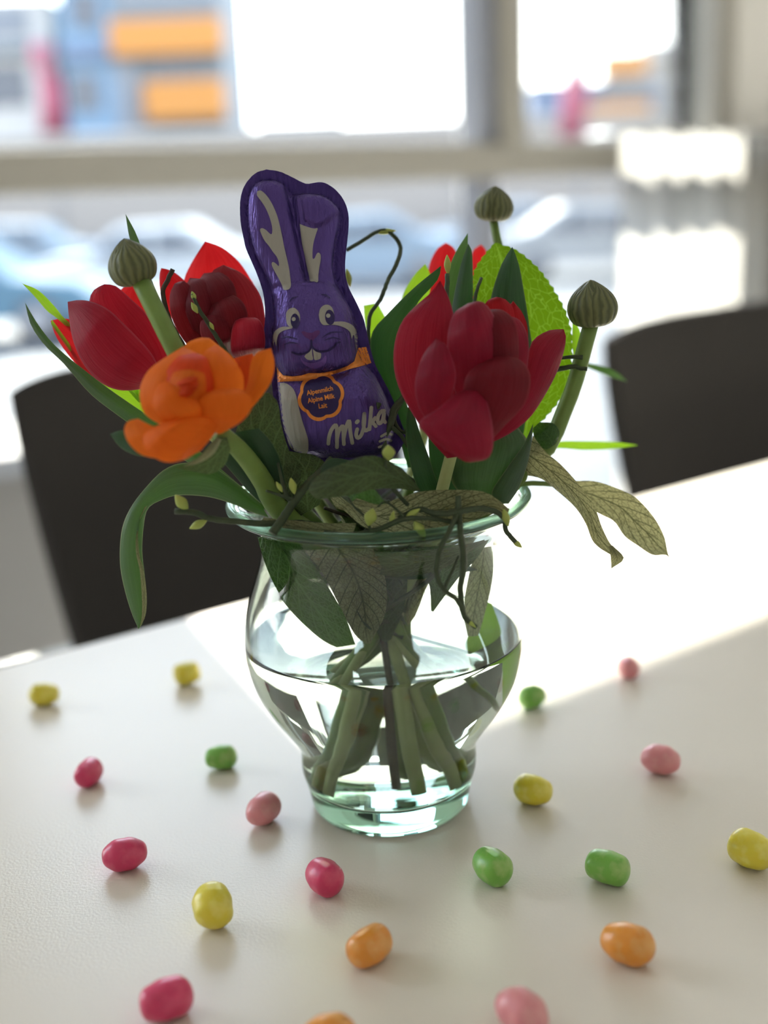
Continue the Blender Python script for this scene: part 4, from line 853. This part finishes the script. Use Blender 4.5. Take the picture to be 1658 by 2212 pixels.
def cdt(poly, step):
    xs = [p[0] for p in poly]; ys = [p[1] for p in poly]
    gx, gy = np.meshgrid(np.arange(min(xs), max(xs), step), np.arange(min(ys), max(ys), step))
    gx = gx+((np.arange(gx.shape[0]) % 2)*step*.5)[:, None]
    gx, gy = gx.ravel(), gy.ravel()
    k = inside(gx, gy, poly) & (dseg(gx, gy, poly) > step*.45); gx, gy = gx[k], gy[k]
    vs = [Vector(p) for p in poly]+[Vector((float(a), float(b_))) for a, b_ in zip(gx, gy)]
    n = len(poly)
    r = geometry.delaunay_2d_cdt(vs, [(i, (i+1) % n) for i in range(n)], [], 1, 1e-5)
    return [(v.x, v.y) for v in r[0]], [tuple(f) for f in r[2]]
def densify(poly, step):
    out = []
    for (ax, ay), (bx, by) in zip(poly, poly[1:]+poly[:1]):
        n = max(1, int(math.hypot(bx-ax, by-ay)/step)); out += [(ax+(bx-ax)*i/n, ay+(by-ay)*i/n) for i in range(n)]
    return out
def surf_mesh(name, vs2, fs, off):
    X = np.array([v[0] for v in vs2]); Y = np.array([v[1] for v in vs2]); h = H(X, Y)+off
    vs = [tuple(BP(x, y, z)) for x, y, z in zip(X, Y, h)]
    me = bpy.data.meshes.new(name); me.from_pydata(vs, [], fs); smooth(me)
    bm = bmesh.new(); bm.from_mesh(me)
    nz = sum((f.normal for f in bm.faces), Vector())
    if nz.dot(BNrm) < 0: bmesh.ops.reverse_faces(bm, faces=bm.faces)
    bm.to_mesh(me); bm.free(); return me
def foil_mat(name, col, metal=.55, rough=.36, wr=1.0):
    m, t, out = new_mat(name)
    p = t.nodes.new('ShaderNodeBsdfPrincipled'); t.links.new(p.outputs[0], out.inputs[0])
    p.inputs['Base Color'].default_value = (*col, 1); p.inputs['Metallic'].default_value = metal; p.inputs['Roughness'].default_value = rough
    tc = t.nodes.new('ShaderNodeTexCoord'); mp = t.nodes.new('ShaderNodeMapping'); mp.inputs['Scale'].default_value = (900, 900, 130); mp.inputs['Rotation'].default_value = (0, radians(-9), 0)
    nz = t.nodes.new('ShaderNodeTexNoise'); nz.inputs['Scale'].default_value = 1; nz.inputs['Detail'].default_value = 4; nz.inputs['Distortion'].default_value = .6
    t.links.new(tc.outputs['Object'], mp.inputs[0]); t.links.new(mp.outputs[0], nz.inputs[0])
    bp = t.nodes.new('ShaderNodeBump'); bp.inputs['Strength'].default_value = .8*wr; bp.inputs['Distance'].default_value = .0009
    t.links.new(nz.outputs[0], bp.inputs['Height']); t.links.new(bp.outputs[0], p.inputs['Normal']); return m
M['foil'] = foil_mat('purple foil', (.095, .058, .25), .7, .30); M['foil_rim'] = foil_mat('crimped purple foil', (.050, .026, .17))
M['print_white'] = foil_mat('white print on foil', (.36, .345, .31), .1, .5, .4); M['print_navy'] = foil_mat('dark blue print on foil', (.022, .012, .09), .3, .45, .4)
M['print_gold'] = foil_mat('copper gold print on foil', (.80, .28, .055), .5, .35, .8); M['print_plum'] = foil_mat('plum print on foil', (.10, .025, .15), .3, .45, .4)
M['print_violet'] = foil_mat('light violet print on foil', (.17, .085, .38), .4, .42, .7); M['print_indigo'] = foil_mat('indigo print on foil', (.045, .022, .20), .4, .42, .7)
v2, f2 = cdt(OUTs, 12)
nb = len(OUTs)
front = surf_mesh('foil_body', v2, f2, 0)
Xa = np.array([v[0] for v in v2]); Ya = np.array([v[1] for v in v2]); hb = H(Xa, Ya)
edge = dseg(Xa, Ya, OUTs) < .5
bv = [tuple(BP(x, y, 0.0 if e else -.0006-.9*max(z, 0))) for x, y, z, e in zip(Xa, Ya, hb, edge)]
fv = [tuple(BP(x, y, 0.0 if e else z)) for x, y, z, e in zip(Xa, Ya, hb, edge)]
nV = len(fv); me = bpy.data.meshes.new('foil_body')
flip = (Vector(fv[f2[0][1]])-Vector(fv[f2[0][0]])).cross(Vector(fv[f2[0][2]])-Vector(fv[f2[0][0]])).dot(BNrm) < 0
ff = [f[::-1] if flip else f for f in f2]
me.from_pydata(fv+bv, [], ff+[tuple(i+nV for i in f[::-1]) for f in ff])
bm = bmesh.new(); bm.from_mesh(me); bmesh.ops.remove_doubles(bm, verts=bm.verts, dist=1e-7); bm.to_mesh(me); bm.free(); smooth(me)
bpy.data.meshes.remove(front)
body = link('foil_body', me, M['foil'], bn); body['label'] = 'puffed purple foil shell'
# crimped rim: the flat seam around the shell
ring_v, ring_f = [], []
v3, f3 = cdt(OUTs, 12)
cx_ = [(sum(v3[i][0] for i in f)/3, sum(v3[i][1] for i in f)/3) for f in f3]
ci = inside(np.array([c[0] for c in cx_]), np.array([c[1] for c in cx_]), INNs)
rm = surf_mesh('crimped_rim', v3, [f for f, k in zip(f3, ci) if not k], .00022)
bm = bmesh.new(); bm.from_mesh(rm); bmesh.ops.delete(bm, geom=[v for v in bm.verts if not v.link_faces], context='VERTS'); bm.to_mesh(rm); bm.free(); smooth(rm)
link('crimped_rim', rm, M['foil_rim'], bn)['label'] = 'darker crimped foil seam'
def decal(name, poly, mat, parent, off=.00025, step=14, sm=True, label=None):
    pl = smoothp(poly, max(40, len(poly)*5)) if sm else densify(poly, step)
    v, f = cdt(pl, step)
    o = link(name, surf_mesh(name, v, f, off), M[mat], parent)
    if label: o['label'] = label
    return o
def ell(cx, cy, rx, ry, rot=0, n=28):
    c, s = cos(radians(rot)), sin(radians(rot))
    return [(cx+rx*cos(2*pi*k/n)*c-ry*sin(2*pi*k/n)*s, cy+rx*cos(2*pi*k/n)*s+ry*sin(2*pi*k/n)*c) for k in range(n)]
def stroke(name, pls, rad, mat, parent, off=.0003, taper=False):
    vs, fs = [], []
    for pl in pls:
        n = max(6, len(pl)*6); c = cr([(a, b_, 0) for a, b_ in pl], n)
        b0 = len(vs)
        for i, p in enumerate(c):
            t = (c[min(i+1, n-1)]-c[max(i-1, 0)]).normalized(); q = Vector((-t.y, t.x, 0)); r_ = rad*(sin(pi*(i+.6)/(n+.2))**.6 if taper else 1)
            for v in (-1, -.33, .33, 1): vs.append((p.x+q.x*r_*v, p.y+q.y*r_*v))
        for i in range(n-1):
            for k in range(3): a = b0+i*4+k; fs.append((a, a+1, a+5, a+4))
        if not taper:
            for e in (c[0], c[-1]):
                s0_ = len(vs); vs.append((e.x, e.y)); vs += [(e.x+rad*cos(2*pi*k/14), e.y+rad*sin(2*pi*k/14)) for k in range(14)]
                fs += [(s0_, s0_+1+k, s0_+1+(k+1) % 14) for k in range(14)]
    X = np.array([v[0] for v in vs]); Y = np.array([v[1] for v in vs]); h = H(X, Y)+off
    me = bpy.data.meshes.new(name); me.from_pydata([tuple(BP(x, y, z)) for x, y, z in zip(X, Y, h)], [], fs)
    return link(name, me, M[mat], parent)
W_ = 'print_white'
decal('ear_marking', [(250, 255), (275, 250), (308, 275), (342, 320), (368, 370), (392, 430), (410, 500), (427, 580), (443, 660), (462, 740), (477, 820), (486, 925), (442, 946), (422, 905), (400, 860), (375, 815), (355, 775), (352, 752), (364, 746), (385, 760), (400, 776), (402, 752), (388, 712), (360, 675), (333, 635), (303, 598), (280, 552), (270, 522), (284, 511), (310, 522), (335, 545), (352, 553), (356, 515), (345, 460), (325, 405), (300, 355), (270, 312), (250, 282)], W_, bn)
decal('ear_marking', [(546, 480), (572, 492), (612, 506), (650, 514), (672, 512), (660, 552), (645, 602), (637, 655), (636, 718), (648, 722), (664, 690), (678, 681), (692, 698), (692, 735), (684, 780), (677, 830), (673, 888), (646, 884), (620, 880), (608, 830), (594, 770), (580, 700), (565, 630), (554, 555)], W_, bn)
for wpoly, ic, gc in (([(455, 1142), (458, 1105), (475, 1082), (505, 1072), (530, 1085), (548, 1112), (554, 1150), (546, 1185), (520, 1206), (488, 1208), (464, 1184)], (520, 1166, 31, 52), (510, 1152, 14)),
                      ([(681, 1122), (690, 1082), (715, 1056), (745, 1052), (768, 1066), (782, 1095), (790, 1145), (780, 1182), (745, 1192), (712, 1193), (690, 1166)], (758, 1140, 33, 53), (746, 1128, 15))):
    ey = decal('eye', wpoly, W_, bn, .00025, 10)
    decal('iris', ell(*ic, rot=-6), 'print_navy', ey, .00040, 9, False); decal('glint', ell(gc[0], gc[1], gc[2], gc[2]), W_, ey, .00055, 7, False)
decal('cheek_fur', [(735, 1194), (760, 1178), (800, 1169), (860, 1168), (910, 1186), (940, 1222), (951, 1262), (948, 1320), (940, 1350), (931, 1292), (920, 1252), (907, 1284), (898, 1242), (870, 1216), (830, 1200), (790, 1193)], W_, bn)
decal('cheek_fur', [(474, 1204), (502, 1214), (470, 1222), (436, 1230), (408, 1248), (392, 1284), (385, 1332), (373, 1296), (362, 1322), (357, 1272), (370, 1235), (400, 1212), (432, 1202)], W_, bn)
decal('nose', [(562, 1242), (578, 1236), (605, 1246), (635, 1248), (662, 1234), (684, 1231), (690, 1247), (675, 1270), (652, 1292), (634, 1312), (616, 1292), (588, 1275)], 'print_plum', bn)
stroke('mouth', [[(632, 1300), (632, 1335), (618, 1370), (585, 1390), (540, 1396), (500, 1380)], [(632, 1335), (650, 1358), (690, 1378), (740, 1372), (780, 1350), (806, 1318), (826, 1311)]], 6, 'print_navy', bn, .0004)
stroke('eyebrow', [[(478, 1032), (500, 1006), (538, 993)]], 6, 'print_navy', bn, taper=True); stroke('eyebrow', [[(696, 978), (730, 984), (762, 1006)]], 6, 'print_navy', bn, taper=True)
stroke('whiskers', [[(415, 1282), (470, 1273), (540, 1292)], [(440, 1326), (490, 1314), (540, 1322)], [(705, 1281), (765, 1246), (848, 1240)], [(720, 1300), (780, 1281), (830, 1292)]], 5, 'print_navy', bn, taper=True)
decal('tooth', [(583, 1409), (600, 1388), (622, 1364), (634, 1356), (638, 1395), (641, 1431), (605, 1430)], W_, bn, .0003, 10); decal('tooth', [(641, 1358), (662, 1376), (695, 1386), (698, 1406), (690, 1425), (654, 1432), (646, 1395)], W_, bn, .0003, 10)
decal('lip', [(560, 1412), (578, 1440), (640, 1452), (700, 1434), (728, 1400), (735, 1430), (715, 1468), (650, 1490), (590, 1468), (562, 1438)], 'print_violet', bn)
decal('neck_ribbon', [(384, 1470), (400, 1500), (432, 1534), (500, 1542), (560, 1536), (610, 1520), (700, 1520), (800, 1500), (880, 1470), (925, 1438), (942, 1380), (957, 1338), (1010, 1332), (1026, 1382), (1042, 1432), (1046, 1444), (960, 1475), (900, 1490), (820, 1516), (770, 1530), (700, 1548), (640, 1560), (560, 1574), (430, 1578), (392, 1580), (386, 1530)], 'print_gold', bn, .0003, 12, False)
def flower(cx, cy, R_, ph=.3):
    return [(cx+R_*(.87+.13*abs(cos(3*(t+ph)))**.7)*cos(t), cy+R_*1.04*(.87+.13*abs(cos(3*(t+ph)))**.7)*sin(t)) for t in [2*pi*k/72 for k in range(72)]]
bg = decal('badge', flower(697, 1683, 162), 'print_gold', bn, .00042, 12, False); bg['label'] = 'copper-edged flower badge'
bd_ = decal('badge_field', flower(697, 1683, 138), 'print_navy', bg, .00056, 12, False)
decal('white_fur_panel', [(392, 1590), (440, 1586), (490, 1612), (522, 1660), (545, 1755), (570, 1850), (596, 1930), (610, 1990), (600, 2070), (540, 2075), (480, 2040), (445, 1950), (420, 1850), (404, 1700)], W_, bn, .0002)
stroke('tail_stripe', [[(1110, 1955), (1150, 1935), (1185, 1945)], [(1100, 1990), (1145, 1975), (1185, 1990)], [(1095, 2030), (1135, 2020), (1170, 2035)]], 9, W_, bn)
stroke('brand_lettering', [[(747, 2005), (752, 1960), (766, 1915), (790, 1880), (803, 1885), (806, 1950), (806, 2030)], [(806, 1975), (815, 1930), (832, 1895), (848, 1885), (850, 1940), (853, 2008)], [(853, 1965), (862, 1915), (880, 1860), (891, 1850), (897, 1920), (911, 2000)],
   [(944, 1905), (937, 1940), (946, 1965), (968, 1950), (985, 1905), (992, 1850), (992, 1800)], [(992, 1800), (986, 1870), (996, 1912), (1015, 1908), (1028, 1895)], [(1040, 1758), (1034, 1825), (1027, 1905)], [(1030, 1868), (1050, 1850), (1066, 1828)], [(1038, 1858), (1056, 1868), (1070, 1884)],
   [(1130, 1780), (1108, 1784), (1088, 1815), (1084, 1850), (1096, 1866), (1116, 1848), (1130, 1790), (1126, 1840), (1136, 1858)], [(940, 1858), (948, 1850)]], 13, W_, bn, .0004)
def text(body_, cx, cy, size, rot, parent, name):
    cu = bpy.data.curves.new(name, 'FONT'); cu.body = body_; cu.size = size; cu.align_x = 'CENTER'; cu.align_y = 'CENTER'; cu.offset = size*.018; cu.resolution_u = 3
    o = bpy.data.objects.new(name, cu); COL.objects.link(o)
    bpy.context.view_layer.update()
    me0 = bpy.data.meshes.new_from_object(o.evaluated_get(bpy.context.evaluated_depsgraph_get()))
    bpy.data.objects.remove(o)
    bm = bmesh.new(); bm.from_mesh(me0); bmesh.ops.triangulate(bm, faces=bm.faces)
    c, s = cos(radians(rot)), sin(radians(rot)); vs, X, Y = [], [], []
    for v in bm.verts:
        x, y = v.co.x*.86, v.co.y; X.append(cx+x*c-y*s*-1*-1); Y.append(cy-(x*s+y*c))
    h = H(np.array(X), np.array(Y))
    hc = float(np.max(h))
    h = np.maximum(h, hc-.0012)+.00085
    for v, x, y, z in zip(bm.verts, X, Y, h): v.co = BP(x, y, z)
    me = bpy.data.meshes.new(name); bm.to_mesh(me); bm.free(); bpy.data.meshes.remove(me0)
    return link(name, me, M['print_gold'], parent)
text('Alpenmilch', 690, 1643, 47, 11, bg, 'badge_text'); text('Alpine Milk', 698, 1696, 47, 11, bg, 'badge_text'); text('Lait', 709, 1746, 47, 8, bg, 'badge_text')
